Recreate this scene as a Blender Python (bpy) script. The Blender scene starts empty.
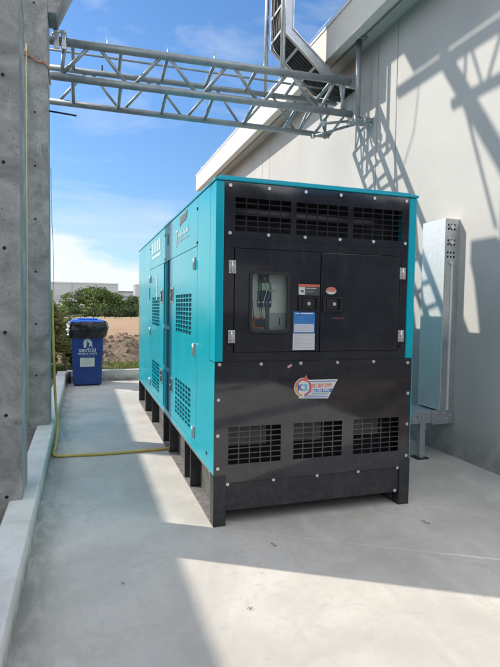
import bpy, bmesh, math, random
from mathutils import Vector, Matrix, noise
random.seed(7)
S = bpy.context.scene
# ---------------------------------------------------------------- camera
cam = bpy.data.cameras.new('camera'); co = bpy.data.objects.new('camera', cam)
S.collection.objects.link(co); S.camera = co
YAW, PITCH, ROLL = 0.31629, -0.05109, 0.014507
cy, sy, cp, sp = math.cos(YAW), math.sin(YAW), math.cos(PITCH), math.sin(PITCH)
fwd = Vector((sy*cp, cy*cp, sp)); rgt = Vector((cy, -sy, 0)); up = rgt.cross(fwd)
r2 = math.cos(ROLL)*rgt + math.sin(ROLL)*up; u2 = -math.sin(ROLL)*rgt + math.cos(ROLL)*up
m = Matrix((r2, u2, -fwd)).transposed().to_4x4(); m.translation = (-0.82046, -3.24458, 1.46606)
co.matrix_world = m
cam.sensor_fit = 'HORIZONTAL'; cam.sensor_width = 36; cam.lens = 36*512.02/500
cam.clip_end = 3000; cam.clip_start = 0.05
# ---------------------------------------------------------------- light
SUN = Vector((1, -0.59, -0.88)).normalized()          # direction the light travels
sl = bpy.data.lights.new('sun', 'SUN'); sl.energy = 2.75; sl.angle = math.radians(0.53); sl.color = (1, 0.92, 0.80)
so = bpy.data.objects.new('sun', sl); S.collection.objects.link(so)
so.rotation_euler = SUN.to_track_quat('-Z', 'Y').to_euler()
w = bpy.data.worlds.new('World'); S.world = w; w.use_nodes = True
nt = w.node_tree; N = nt.nodes; Lk = nt.links
bg = N['Background']; sky = N.new('ShaderNodeTexSky'); sky.sky_type = 'NISHITA'; sky.sun_disc = False
sky.sun_elevation = math.asin(-SUN.z); sky.sun_rotation = math.atan2(-SUN.x, -SUN.y)
sky.air_density = 0.85; sky.dust_density = 0.25; sky.ozone_density = 2.2
bg.inputs['Strength'].default_value = 0.105
tc = N.new('ShaderNodeTexCoord'); sep = N.new('ShaderNodeSeparateXYZ'); Lk.new(tc.outputs['Generated'], sep.inputs[0])
def mth(op, a, b=None, c=None, nt=nt, clamp=False):
    n = nt.nodes.new('ShaderNodeMath'); n.operation = op; n.use_clamp = clamp
    for i, v in enumerate((a, b, c)):
        if v is None: continue
        if isinstance(v, (int, float)): n.inputs[i].default_value = v
        else: nt.links.new(v, n.inputs[i])
    return n.outputs[0]
mp = N.new('ShaderNodeMapping'); mp.inputs['Scale'].default_value = (1, 1, 3.2); Lk.new(tc.outputs['Generated'], mp.inputs[0])
def wnoise(scale, detail, dist=0.0, rough=0.55):
    n = N.new('ShaderNodeTexNoise'); n.inputs['Scale'].default_value = scale; n.inputs['Detail'].default_value = detail
    n.inputs['Distortion'].default_value = dist; n.inputs['Roughness'].default_value = rough
    Lk.new(mp.outputs[0], n.inputs['Vector']); return n.outputs['Fac']
n1 = wnoise(7, 9, 0.3); n2 = wnoise(3.1, 8, 0.6, 0.6)
# low bank of cloud near the horizon
edge = mth('MINIMUM', mth('MAXIMUM', mth('MULTIPLY_ADD', sep.outputs[0], -0.42, 0.128), 0.05), 0.2)
lowm = mth('MULTIPLY', mth('ADD', mth('SUBTRACT', edge, sep.outputs[2]), mth('MULTIPLY', mth('SUBTRACT', n1, 0.5), 0.13)), 34.0, clamp=True)
wis = mth('MULTIPLY', mth('SUBTRACT', n2, 0.50), 3.4, clamp=True)
wis = mth('MULTIPLY', wis, 0.55)
# extra-bright broken cloud added behind and beside the camera to fill the shade
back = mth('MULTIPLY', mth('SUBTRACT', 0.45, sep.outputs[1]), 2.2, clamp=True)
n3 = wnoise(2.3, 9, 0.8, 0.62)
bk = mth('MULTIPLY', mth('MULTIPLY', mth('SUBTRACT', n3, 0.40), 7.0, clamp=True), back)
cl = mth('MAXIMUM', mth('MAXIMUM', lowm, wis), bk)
hz = mth('MULTIPLY', mth('SUBTRACT', 0.05, sep.outputs[2]), 8.0, clamp=True)
cl = mth('MAXIMUM', cl, hz)
mx = N.new('ShaderNodeMix'); mx.data_type = 'RGBA'
Lk.new(mth('MULTIPLY', cl, 0.93), mx.inputs[0]); hs = N.new('ShaderNodeHueSaturation'); hs.inputs['Saturation'].default_value = 1.18; hs.inputs['Value'].default_value = 1.0; Lk.new(sky.outputs[0], hs.inputs['Color']); Lk.new(mth('MULTIPLY_ADD', mth('MULTIPLY', sep.outputs[2], 2.6, clamp=True), 0.42, 0.66), hs.inputs['Value']); Lk.new(hs.outputs[0], mx.inputs[6])
mx.inputs[7].default_value = (4.6, 4.85, 5.1, 1)
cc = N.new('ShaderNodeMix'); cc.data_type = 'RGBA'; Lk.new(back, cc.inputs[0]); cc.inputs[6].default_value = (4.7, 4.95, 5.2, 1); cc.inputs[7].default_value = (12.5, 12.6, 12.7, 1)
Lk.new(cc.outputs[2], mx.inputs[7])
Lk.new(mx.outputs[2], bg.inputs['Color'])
S.view_settings.view_transform = 'Standard'; S.view_settings.look = 'None'
S.view_settings.gamma = 1; S.view_settings.use_curve_mapping = False
S.view_settings.exposure = 0.95
S.cycles.max_bounces = 8; S.cycles.diffuse_bounces = 5; S.cycles.glossy_bounces = 4
S.cycles.transparent_max_bounces = 8

# ---------------------------------------------------------------- materials
MATS = {}
def mat(name, col, rough=0.6, metal=0.0, var=0.0, vscale=4.0, bump=0.0, bscale=60.0, bdist=0.002, spec=0.5, coat=0.0,
        col2=None, wavy=0.0, wscale=2.0, rvar=0.0):
    if name in MATS: return MATS[name]
    mm = bpy.data.materials.new(name); mm.use_nodes = True; t = mm.node_tree; n = t.nodes; l = t.links
    b = n['Principled BSDF']; b.inputs['Roughness'].default_value = rough; b.inputs['Metallic'].default_value = metal
    b.inputs['Specular IOR Level'].default_value = spec; b.inputs['Coat Weight'].default_value = coat; b.inputs['Coat Roughness'].default_value = 0.08
    c = (*col, 1); b.inputs['Base Color'].default_value = c
    g = n.new('ShaderNodeNewGeometry')
    if var or col2 or rvar:
        nz = n.new('ShaderNodeTexNoise'); nz.inputs['Scale'].default_value = vscale; nz.inputs['Detail'].default_value = 8; nz.inputs['Roughness'].default_value = 0.6
        l.new(g.outputs['Position'], nz.inputs['Vector'])
        rp = n.new('ShaderNodeMapRange'); rp.inputs[1].default_value = 0.34; rp.inputs[2].default_value = 0.66
        l.new(nz.outputs['Fac'], rp.inputs[0])
        x = n.new('ShaderNodeMix'); x.data_type = 'RGBA'; l.new(rp.outputs[0], x.inputs[0])
        x.inputs[6].default_value = (*[k*(1-var) for k in col], 1)
        x.inputs[7].default_value = (*(col2 if col2 else [min(1, k*(1+var)) for k in col]), 1)
        l.new(x.outputs[2], b.inputs['Base Color'])
        if rvar:
            r = n.new('ShaderNodeMapRange'); l.new(rp.outputs[0], r.inputs[0]); r.inputs[3].default_value = rough-rvar; r.inputs[4].default_value = rough+rvar
            l.new(r.outputs[0], b.inputs['Roughness'])
    prev = None
    for amt, sc, d in ((wavy, wscale, 0.02), (bump, bscale, bdist)):
        if amt:
            nz = n.new('ShaderNodeTexNoise'); nz.inputs['Scale'].default_value = sc; nz.inputs['Detail'].default_value = 2 if sc < 10 else 6
            l.new(g.outputs['Position'], nz.inputs['Vector'])
            bp = n.new('ShaderNodeBump'); bp.inputs['Strength'].default_value = amt; bp.inputs['Distance'].default_value = d
            l.new(nz.outputs['Fac'], bp.inputs['Height'])
            if prev: l.new(prev, bp.inputs['Normal'])
            prev = bp.outputs[0]
    if prev: l.new(prev, b.inputs['Normal'])
    MATS[name] = mm; return mm
def nd(t, kind, **kw):
    q = t.nodes.new(kind)
    for k, v in kw.items():
        if k in q.inputs: q.inputs[k].default_value = v
        else: setattr(q, k, v)
    return q
def base(name, rough=0.8):
    mm = bpy.data.materials.new(name); mm.use_nodes = True; MATS[name] = mm
    t = mm.node_tree; b = t.nodes['Principled BSDF']; b.inputs['Roughness'].default_value = rough
    g = nd(t, 'ShaderNodeNewGeometry'); return mm, t, b, g.outputs['Position']
def nz(t, pos, scale, detail=8, rough=0.6, dist=0.0, vec_scale=None):
    if vec_scale:
        mp_ = nd(t, 'ShaderNodeMapping'); mp_.inputs['Scale'].default_value = vec_scale; t.links.new(pos, mp_.inputs[0]); pos = mp_.outputs[0]
    q = nd(t, 'ShaderNodeTexNoise', Scale=scale, Detail=detail, Roughness=rough, Distortion=dist); t.links.new(pos, q.inputs['Vector']); return q.outputs['Fac']
def ramp(t, fac, lo, hi, a=0.0, b=1.0):
    q = nd(t, 'ShaderNodeMapRange'); q.interpolation_type = 'SMOOTHSTEP'; t.links.new(fac, q.inputs[0])
    for i, v in enumerate((lo, hi, a, b)): q.inputs[i+1].default_value = v
    return q.outputs[0]
def mixc(t, fac, a, b, mode='MIX'):
    q = nd(t, 'ShaderNodeMix'); q.data_type = 'RGBA'; q.blend_type = mode
    if isinstance(fac, (int, float)): q.inputs[0].default_value = fac
    else: t.links.new(fac, q.inputs[0])
    for i, v in ((6, a), (7, b)):
        if isinstance(v, tuple): q.inputs[i].default_value = (*v, 1)
        else: t.links.new(v, q.inputs[i])
    return q.outputs[2]
def bumpn(t, b, h, dist, strength=1.0, prev=None):
    q = nd(t, 'ShaderNodeBump', Strength=strength, Distance=dist); t.links.new(h, q.inputs['Height'])
    if prev: t.links.new(prev, q.inputs['Normal'])
    t.links.new(q.outputs[0], b.inputs['Normal']); return q.outputs[0]
def mt(t, op, a, b_=None, clamp=False): return mth(op, a, b_, nt=t, clamp=clamp)

# poured concrete floor: trowel clouds, dark stains by the kerb, hairline cracks, specks
mm, t, b, P = base('floor_concrete', 0.72)
s_ = nd(t, 'ShaderNodeSeparateXYZ'); t.links.new(P, s_.inputs[0])
c = mixc(t, ramp(t, nz(t, P, 1.1, 9, 0.62, 0.4), 0.3, 0.7), (0.44, 0.418, 0.38), (0.60, 0.57, 0.52))
c = mixc(t, ramp(t, nz(t, P, 28, 9, 0.75, 0.3), 0.45, 0.75, 0, 0.30), c, (0.36, 0.34, 0.31))
c = mixc(t, ramp(t, nz(t, P, 4.2, 9, 0.75, 2.2, (1, .6, 1)), 0.54, 0.64, 0, 0.5), c, (0.44, 0.415, 0.375))
c = mixc(t, ramp(t, nz(t, P, 6.5, 8, 0.7, 0.8), 0.55, 0.72, 0, 0.5), c, (0.42, 0.395, 0.355))
c = mixc(t, ramp(t, nz(t, P, 2.3, 5, 0.5, 1.5, (1, 0.5, 1)), 0.58, 0.7, 0, 0.35), c, (0.65, 0.625, 0.575))
c = mixc(t, ramp(t, nz(t, P, 1.7, 9, 0.7, 3.0, (1, 1.6, 1)), 0.57, 0.66, 0, 0.38), c, (0.40, 0.385, 0.35))
c = mixc(t, ramp(t, nz(t, P, 260, 3, 0.8), 0.62, 0.72, 0, 0.5), c, (0.30, 0.28, 0.25))
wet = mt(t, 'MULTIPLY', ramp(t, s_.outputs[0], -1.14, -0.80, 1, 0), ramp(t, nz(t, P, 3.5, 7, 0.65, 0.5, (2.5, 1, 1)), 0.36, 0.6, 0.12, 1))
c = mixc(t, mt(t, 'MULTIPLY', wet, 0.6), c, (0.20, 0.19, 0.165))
vo = nd(t, 'ShaderNodeTexVoronoi', Scale=0.55, feature='DISTANCE_TO_EDGE'); 
wp = nd(t, 'ShaderNodeTexNoise', Scale=2.2, Detail=8.0); t.links.new(P, wp.inputs['Vector'])
va = nd(t, 'ShaderNodeVectorMath', operation='MULTIPLY_ADD'); t.links.new(wp.outputs['Color'], va.inputs[0]); va.inputs[1].default_value = (0.7, 0.7, 0); t.links.new(P, va.inputs[2])
t.links.new(va.outputs[0], vo.inputs['Vector'])
crk = mt(t, 'MULTIPLY', ramp(t, vo.outputs['Distance'], 0.0, 0.004, 1, 0), ramp(t, nz(t, P, 0.9, 3), 0.48, 0.6))
c = mixc(t, mt(t, 'MULTIPLY', crk, 0.14), c, (0.25, 0.23, 0.20))
vs = nd(t, 'ShaderNodeTexVoronoi', Scale=9.0); t.links.new(P, vs.inputs['Vector'])
spk = mt(t, 'MULTIPLY', ramp(t, vs.outputs['Distance'], 0.04, 0.09, 1, 0), ramp(t, nz(t, P, 4.0, 3), 0.52, 0.62))
c = mixc(t, mt(t, 'MULTIPLY', spk, 0.5), c, (0.22, 0.20, 0.17))
t.links.new(c, b.inputs['Base Color'])
t.links.new(ramp(t, nz(t, P, 3.0, 6), 0.3, 0.7, 0.55, 0.8), b.inputs['Roughness'])
pv = bumpn(t, b, nz(t, P, 140, 5, 0.7), 0.0012, 0.6); bumpn(t, b, nz(t, P, 5, 4), 0.004, 0.4, pv)

# precast column concrete: greenish grey, blotches, air pits
mm, t, b, P = base('column_concrete', 0.85)
c = mixc(t, ramp(t, nz(t, P, 3.2, 9, 0.7, 0.6), 0.32, 0.68), (0.185, 0.185, 0.18), (0.38, 0.38, 0.365))
c = mixc(t, ramp(t, nz(t, P, 14, 8, 0.7, 0.2), 0.52, 0.72, 0, 0.55), c, (0.17, 0.175, 0.165))
c = mixc(t, ramp(t, nz(t, P, 7, 6, 0.6, 1.2, (1, 1, 0.35)), 0.58, 0.72, 0, 0.5), c, (0.46, 0.455, 0.43))
vs = nd(t, 'ShaderNodeTexVoronoi', Scale=32.0, Randomness=1.0); t.links.new(P, vs.inputs['Vector'])
pit = mt(t, 'MULTIPLY', ramp(t, vs.outputs['Distance'], 0.10, 0.17, 1, 0), ramp(t, nz(t, P, 9, 3), 0.50, 0.56))
c = mixc(t, mt(t, 'MULTIPLY', pit, 0.8), c, (0.06, 0.06, 0.055))
t.links.new(c, b.inputs['Base Color'])
pv = bumpn(t, b, mt(t, 'SUBTRACT', nz(t, P, 40, 8, 0.7), pit), 0.006, 0.6); bumpn(t, b, nz(t, P, 3, 3), 0.01, 0.4, pv)

mm, t, b, P = base('kerb_concrete', 0.85)
c = mixc(t, ramp(t, nz(t, P, 4, 9, 0.65, 0.5), 0.32, 0.68), (0.56, 0.55, 0.52), (0.70, 0.69, 0.66))
s_ = nd(t, 'ShaderNodeSeparateXYZ'); t.links.new(P, s_.inputs[0])
c = mixc(t, mt(t, 'MULTIPLY', ramp(t, s_.outputs[2], 0.0, 0.15, 1, 0), ramp(t, nz(t, P, 7, 6), 0.3, 0.6, 0.3, 1)), c, (0.24, 0.23, 0.20))
vs = nd(t, 'ShaderNodeTexVoronoi', Scale=22.0); t.links.new(P, vs.inputs['Vector'])
pit = mt(t, 'MULTIPLY', ramp(t, vs.outputs['Distance'], 0.08, 0.16, 1, 0), ramp(t, nz(t, P, 6, 3), 0.52, 0.6))
c = mixc(t, mt(t, 'MULTIPLY', pit, 0.6), c, (0.2, 0.19, 0.17))
t.links.new(c, b.inputs['Base Color']); bumpn(t, b, nz(t, P, 45, 7, 0.7), 0.006, 0.6)

# painted precast wall
mm, t, b, P = base('wall_paint', 0.75)
c = mixc(t, ramp(t, nz(t, P, 0.9, 7, 0.6, 0.4), 0.3, 0.7), (0.405, 0.40, 0.388), (0.455, 0.45, 0.437))
c = mixc(t, ramp(t, nz(t, P, 3, 6, 0.6, 0.5, (1, 1, 0.25)), 0.56, 0.75, 0, 0.35), c, (0.37, 0.37, 0.36))
s_ = nd(t, 'ShaderNodeSeparateXYZ'); t.links.new(P, s_.inputs[0])
c = mixc(t, mt(t, 'MULTIPLY', ramp(t, s_.outputs[2], 0.0, 0.4, 1, 0), ramp(t, nz(t, P, 6, 8, .7), 0.3, 0.6, 0, .8)), c, (0.24, 0.235, 0.22))
t.links.new(c, b.inputs['Base Color']); pv = bumpn(t, b, nz(t, P, 90, 6, 0.7), 0.0015, 0.5); bumpn(t, b, nz(t, P, 1.3, 3), 0.02, 0.35, pv)

# hot-dip galvanised steel with spangle
mm, t, b, P = base('galvanised', 0.42); b.inputs['Metallic'].default_value = 0.75
vs = nd(t, 'ShaderNodeTexVoronoi', Scale=70.0); t.links.new(P, vs.inputs['Vector'])
c = mixc(t, ramp(t, vs.outputs['Color'], 0, 1), (0.46, 0.48, 0.50), (0.53, 0.55, 0.57))
c = mixc(t, ramp(t, nz(t, P, 5, 7), 0.4, 0.7, 0, 0.4), c, (0.66, 0.68, 0.70))
t.links.new(c, b.inputs['Base Color']); t.links.new(ramp(t, nz(t, P, 8, 5), 0.3, 0.7, 0.26, 0.5), b.inputs['Roughness'])
mm, t, b, P = base('bright_galvanised', 0.3); b.inputs['Metallic'].default_value = 0.85
vs = nd(t, 'ShaderNodeTexVoronoi', Scale=55.0); t.links.new(P, vs.inputs['Vector'])
c = mixc(t, ramp(t, vs.outputs['Color'], 0, 1), (0.66, 0.69, 0.71), (0.72, 0.74, 0.76))
t.links.new(c, b.inputs['Base Color']); t.links.new(ramp(t, nz(t, P, 6, 5), 0.3, 0.7, 0.2, 0.36), b.inputs['Roughness'])
bumpn(t, b, nz(t, P, 6, 2), 0.01, 0.3)

TEAL = mat('teal_paint', (0.0, 0.365, 0.47), 0.22, coat=0.0, spec=0.3, wavy=0.14, wscale=2.3, var=0.05, vscale=2, rvar=0.05, bump=0.05, bscale=120)
TEALD = mat('shaded_teal', (0.0, 0.17, 0.235), 0.6, spec=.2)  # same teal darkened, shade of recess and panel gaps put in the colour
TEALP = mat('teal_pale_post', (0.03, 0.33, 0.40), 0.45)
BLK = mat('black_powder_coat', (0.020, 0.021, 0.026), 0.06, wavy=0.22, wscale=1.3, spec=0.75, rvar=0.02, vscale=5, var=.2)
SKID = mat('skid_black', (0.018, 0.019, 0.023), 0.42, bump=0.2, bscale=200, bdist=0.001, var=0.25, vscale=9)
FLG = mat('sunlit_flange', (0.16, 0.155, 0.15), 0.7, var=0.35, vscale=14)  # black skid steel greyed on the sunny side, sunlight put in the colour
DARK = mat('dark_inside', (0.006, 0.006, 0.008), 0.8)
RUB = mat('black_rubber', (0.012, 0.012, 0.013), 0.55)
BAF = mat('grey_baffle', (0.055, 0.055, 0.058), 0.6, var=0.3, vscale=12)
SCR = mat('zinc_bolt', (0.62, 0.62, 0.64), 0.3, metal=0.7)
STN = mat('stainless', (0.60, 0.60, 0.58), 0.32, metal=0.8, var=0.12, vscale=30)
WHT = mat('white_print', (0.62, 0.63, 0.64), 0.5)
GALV, BGALV = MATS['galvanised'], MATS['bright_galvanised']
TRUSS = mat('grey_galvanised_pipe', (0.30, 0.335, 0.35), 0.45, metal=0.35, var=0.16, vscale=7, bump=0.2, bscale=60)
FASC = mat('fascia_paint', (0.66, 0.63, 0.57), 0.7, var=0.04, vscale=2, bump=0.15, bscale=50)
JNT = mat('joint_sealant', (0.22, 0.22, 0.21), 0.8)

def dusty(mm, col, amt):
    t = mm.node_tree; b = t.nodes['Principled BSDF']; g = nd(t, 'ShaderNodeNewGeometry'); P = g.outputs['Position']
    src = b.inputs['Base Color'].links[0].from_socket if b.inputs['Base Color'].is_linked else tuple(b.inputs['Base Color'].default_value)[:3]
    f = mt(t, 'MULTIPLY', ramp(t, nz(t, P, 9, 8, .7, .4, (1, 1, .12)), .52, .75, 0, amt), ramp(t, nz(t, P, 1.4, 4), .35, .65, .2, 1))
    s2 = nd(t, 'ShaderNodeSeparateXYZ'); t.links.new(P, s2.inputs[0])
    low = mt(t, 'MULTIPLY', ramp(t, s2.outputs[2], .05, .75, 1, 0), ramp(t, nz(t, P, 16, 8, .75), .4, .75, 0, amt*1.2))
    t.links.new(mixc(t, mt(t, 'MAXIMUM', f, low), src, col), b.inputs['Base Color'])
dusty(BLK, (.20, .19, .17), .10); dusty(SKID, (.26, .24, .21), .10); dusty(TEAL, (.25, .50, .54), .05)
# ---------------------------------------------------------------- mesh builder
class MB:
    def __init__(s): s.v = []; s.f = []; s.sm = []
    def box(s, x0, x1, y0, y1, z0, z1):
        k = len(s.v); s.v += [(x, y, z) for z in (z0, z1) for y in (y0, y1) for x in (x0, x1)]
        for q in ((0, 2, 3, 1), (4, 5, 7, 6), (0, 1, 5, 4), (2, 6, 7, 3), (0, 4, 6, 2), (1, 3, 7, 5)): s.f.append([k+i for i in q]); s.sm.append(False)
        return s
    def bar(s, p, q, w, h, upv=(0, 0, 1)):
        p, q = Vector(p), Vector(q); d = (q-p).normalized(); u = Vector(upv)
        a = d.cross(u).normalized(); u = a.cross(d).normalized(); k = len(s.v)
        for e in (p, q):
            for i, j in ((-1, -1), (1, -1), (1, 1), (-1, 1)): s.v.append(tuple(e + a*i*w/2 + u*j*h/2))
        for f in ((0, 1, 2, 3), (7, 6, 5, 4), (0, 4, 5, 1), (1, 5, 6, 2), (2, 6, 7, 3), (3, 7, 4, 0)): s.f.append([k+i for i in f]); s.sm.append(False)
        return s
    def tube(s, pts, r, n=10, cap=True):
        pts = [Vector(p) for p in pts]; k0 = len(s.v); rs = r if isinstance(r, (list, tuple)) else [r]*len(pts)
        ref = None
        for i, p in enumerate(pts):
            d = (pts[min(i+1, len(pts)-1)] - pts[max(i-1, 0)]).normalized()
            if ref is None:
                ref = d.orthogonal().normalized()
            a = (ref - d*ref.dot(d)).normalized(); ref = a; b2 = d.cross(a)
            for j in range(n):
                th = 2*math.pi*j/n; s.v.append(tuple(p + (a*math.cos(th) + b2*math.sin(th))*rs[i]))
        for i in range(len(pts)-1):
            for j in range(n):
                s.f.append([k0+i*n+j, k0+i*n+(j+1) % n, k0+(i+1)*n+(j+1) % n, k0+(i+1)*n+j]); s.sm.append(True)
        if cap:
            s.f.append([k0+j for j in range(n)][::-1]); s.sm.append(False)
            e = k0+(len(pts)-1)*n; s.f.append([e+j for j in range(n)]); s.sm.append(False)
        return s
    def prism(s, poly, axis, a, bb):
        """poly of 2-D points extruded along axis from a to bb"""
        k = len(s.v); n = len(poly)
        for e in (a, bb):
            for (p, q) in poly:
                s.v.append({0: (e, p, q), 1: (p, e, q), 2: (p, q, e)}[axis])
        s.f.append([k+i for i in range(n)]); s.f.append([k+n+i for i in range(n)][::-1]); s.sm += [False, False]
        for i in range(n): s.f.append([k+i, k+(i+1) % n, k+n+(i+1) % n, k+n+i][::-1]); s.sm.append(False)
        return s
    def grid(s, us, vs, hole, axis, a, bb):
        """plate in the plane normal to axis (0 or 1), between a (outer) and bb, with square holes punched through"""
        def pt(u, v, e): return (u, e, v) if axis == 1 else (e, u, v)
        idx = {}
        def V(i, j, e):
            key = (i, j, e)
            if key not in idx: idx[key] = len(s.v); s.v.append(pt(us[i], vs[j], (a, bb)[e]))
            return idx[key]
        nu, nv = len(us)-1, len(vs)-1
        sol = lambda i, j: 0 <= i < nu and 0 <= j < nv and not hole(i, j)
        for i in range(nu):
            for j in range(nv):
                if not sol(i, j): continue
                s.f.append([V(i, j, 0), V(i+1, j, 0), V(i+1, j+1, 0), V(i, j+1, 0)]); s.f.append([V(i, j, 1), V(i, j+1, 1), V(i+1, j+1, 1), V(i+1, j, 1)])
                for (di, dj, p, q) in ((-1, 0, (i, j), (i, j+1)), (1, 0, (i+1, j+1), (i+1, j)), (0, -1, (i+1, j), (i, j)), (0, 1, (i, j+1), (i+1, j+1))):
                    if not sol(i+di, j+dj): s.f.append([V(*p, 0), V(*q, 0), V(*q, 1), V(*p, 1)])
        s.sm += [False]*(len(s.f)-len(s.sm)); return s
    def build(s, name, mt_, parent=None, bevel=0.0, fixn=True):
        off = Vector((0, 0, 0)); q = parent
        while q: off += q.location; q = q.parent
        me = bpy.data.meshes.new(name); V = [Vector(v)-off for v in s.v]
        loc = Vector((0, 0, 0))
        if parent is None:
            xs = [v.x for v in V]; ys = [v.y for v in V]; zs = [v.z for v in V]
            loc = Vector(((min(xs)+max(xs))/2, (min(ys)+max(ys))/2, min(zs))); V = [v-loc for v in V]
        me.from_pydata(V, [], s.f); me.polygons.foreach_set('use_smooth', s.sm)
        if fixn:
            bmm = bmesh.new(); bmm.from_mesh(me); bmesh.ops.recalc_face_normals(bmm, faces=bmm.faces); bmm.to_mesh(me); bmm.free()
        me.materials.append(mt_); o = bpy.data.objects.new(name, me); S.collection.objects.link(o)
        o.location = loc
        if parent: o.parent = parent
        if bevel:
            bv = o.modifiers.new('bevel', 'BEVEL'); bv.width = bevel; bv.segments = 2; bv.limit_method = 'ANGLE'; bv.angle_limit = 0.7
        return o
def tag(o, label=None, cat=None, group=None, kind=None):
    if label: o['label'] = label
    if cat: o['category'] = cat
    if group: o['group'] = group
    if kind: o['kind'] = kind
    return o
def thing(name, loc, label, cat, group=None, kind=None):
    o = bpy.data.objects.new(name, None); S.collection.objects.link(o); o.location = loc; o.empty_display_size = 0.1
    return tag(o, label, cat, group, kind)
def text_mesh(body, x, z, size, y, name, mt_, parent, axis='front', sx=1.0, align='LEFT', shear=0.0):
    """lettering on the front (facing -Y) or on the side x = const (facing -X)"""
    cu = bpy.data.curves.new('t', 'FONT'); cu.body = body; cu.size = size; cu.align_x = align; cu.shear = shear; cu.extrude = 0.0005; cu.offset = size*0.028
    to = bpy.data.objects.new('t', cu); S.collection.objects.link(to)
    dg = bpy.context.evaluated_depsgraph_get(); dg.update(); me0 = to.evaluated_get(dg).to_mesh()
    mb = MB()
    for v in me0.vertices:
        a, b2, c2 = v.co
        mb.v.append((x+a*sx, y-c2, z+b2) if axis == 'front' else (y-c2, x-a*sx, z+b2))
    for p in me0.polygons: mb.f.append(list(p.vertices)); mb.sm.append(False)
    bpy.data.objects.remove(to); 
    if not mb.f: return None
    return mb.build(name, mt_, parent)

# ---------------------------------------------------------------- ground
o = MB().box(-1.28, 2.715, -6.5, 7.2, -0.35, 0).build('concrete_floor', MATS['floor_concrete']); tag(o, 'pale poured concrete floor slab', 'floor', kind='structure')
mm, t, b, P = base('earth', 0.95)
s_ = nd(t, 'ShaderNodeSeparateXYZ'); t.links.new(P, s_.inputs[0])
c = mixc(t, ramp(t, nz(t, P, 1.6, 9, 0.7, 0.6), 0.3, 0.7), (0.10, 0.073, 0.05), (0.29, 0.215, 0.15))
fld = mixc(t, ramp(t, nz(t, P, 0.5, 9, 0.7, 0.3, (1, 0.4, 1)), 0.3, 0.7), (0.30, 0.185, 0.10), (0.38, 0.255, 0.15))
c = mixc(t, ramp(t, s_.outputs[1], 12.0, 13.2), c, fld)
far = mixc(t, ramp(t, nz(t, P, 0.05, 8, 0.6), 0.4, 0.6), (0.20, 0.20, 0.09), (0.36, 0.30, 0.20))
c = mixc(t, ramp(t, s_.outputs[1], 46, 60), c, far)
t.links.new(c, b.inputs['Base Color']); bumpn(t, b, nz(t, P, 12, 9, 0.75), 0.06, 0.8)
def hgt(x, y):
    if y < 10.2: h = -0.06
    elif y < 13: u = (y-10.2)/2.8; h = -0.06 + 0.52*(u*u*(3-2*u))
    elif y < 46: h = 0.46 - 0.2*(y-13)/33
    elif y < 107: h = 0.26 - 1.2*(y-46)/61
    else: h = -0.94
    nv = noise.fractal(Vector((x*0.8, y*0.8, 3)), 1.0, 2.0, 5)
    k = max(0, 1-abs(y-11.8)/1.7)
    h += 0.34*k*nv + (0.02*nv if y > 8 else 0)
    if 10.2 < y < 13.4: h += 0.30*k*max(0, noise.noise(Vector((x*1.7, y*1.7, 9))))*1.4
    return h
ys = [-600, -200, -60, -12] + [-12+i*1.5 for i in range(1, 13)] + [7.0+i*0.1 for i in range(70)] + [14+i*0.6 for i in range(60)] + [52, 58, 66, 76, 90, 107, 130, 180, 260, 400, 700, 1200, 2000]
xs = [-1200, -500, -200, -80, -40, -20, -12, -8] + [-6+i*0.12 for i in range(92)] + [5.2, 6, 8, 11, 15, 22, 40, 80, 200, 500, 1200]
mb = MB(); 
for y in ys:
    for x in xs:
        mb.v.append((x, y, -0.36 if (-1.28 < x < 40 and y < 7.12 and y > -6) else hgt(x, y)))
nx = len(xs)
for j in range(len(ys)-1):
    for i in range(nx-1): mb.f.append([j*nx+i, j*nx+i+1, (j+1)*nx+i+1, (j+1)*nx+i]); mb.sm.append(True)
o = mb.build('ground', MATS['earth'], fixn=False); tag(o, 'bare pinkish earth bank and flat dirt field', 'ground', kind='structure')

o = MB().box(-40, 40, -60, -6.52, -0.06, -0.02).build('asphalt', mat('asphalt', (.05, .05, .052), .9, var=.2, vscale=2)); tag(o, 'dark asphalt sheet added unseen behind the camera to darken reflections', 'asphalt', kind='structure')  # unseen dark sheet added to darken what the black panels reflect
# grass strip behind the far kerb and tufts on the bank
def blades(name, mt_, spots, hlo, hhi, wid, label, cat):
    mb = MB()
    for (x, y, z) in spots:
        a = random.uniform(0, 6.28); h = random.uniform(hlo, hhi); dx, dy = math.cos(a)*wid, math.sin(a)*wid
        lx, ly = random.uniform(-.5, .5)*h, random.uniform(-.5, .5)*h; k = len(mb.v)
        mb.v += [(x-dx, y-dy, z), (x+dx, y+dy, z), (x+lx*.4+dx*.7, y+ly*.4+dy*.7, z+h*.6), (x+lx*.4-dx*.7, y+ly*.4-dy*.7, z+h*.6), (x+lx, y+ly, z+h)]
        mb.f += [[k, k+1, k+2, k+3], [k+3, k+2, k+4]]; mb.sm += [False, False]
    o = mb.build(name, mt_, fixn=False); return tag(o, label, cat, kind='stuff')
GR = mat('grass_blade', (0.16, 0.24, 0.04), 0.7, var=0.35, vscale=3, col2=(0.30, 0.33, 0.10))
sp_ = []
for i in range(9000):
    x = random.uniform(-2, 2.5); y = random.gauss(9.75, 0.30)
    if 7.3 < y < 10.6 and (noise.noise(Vector((x*1.5, y*1.5, 0))) > -0.3): sp_.append((x, y, hgt(x, y)))
for i in range(500):
    x = random.uniform(-2, 2.5); y = random.uniform(9.5, 13)
    if noise.noise(Vector((x*1.3, y*1.3, 5))) > 0.25: sp_.append((x, y, hgt(x, y)))
blades('grass', GR, sp_, 0.05, 0.13, 0.006, 'short green and yellow grass behind the far kerb', 'grass')
sp_ = []
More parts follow.
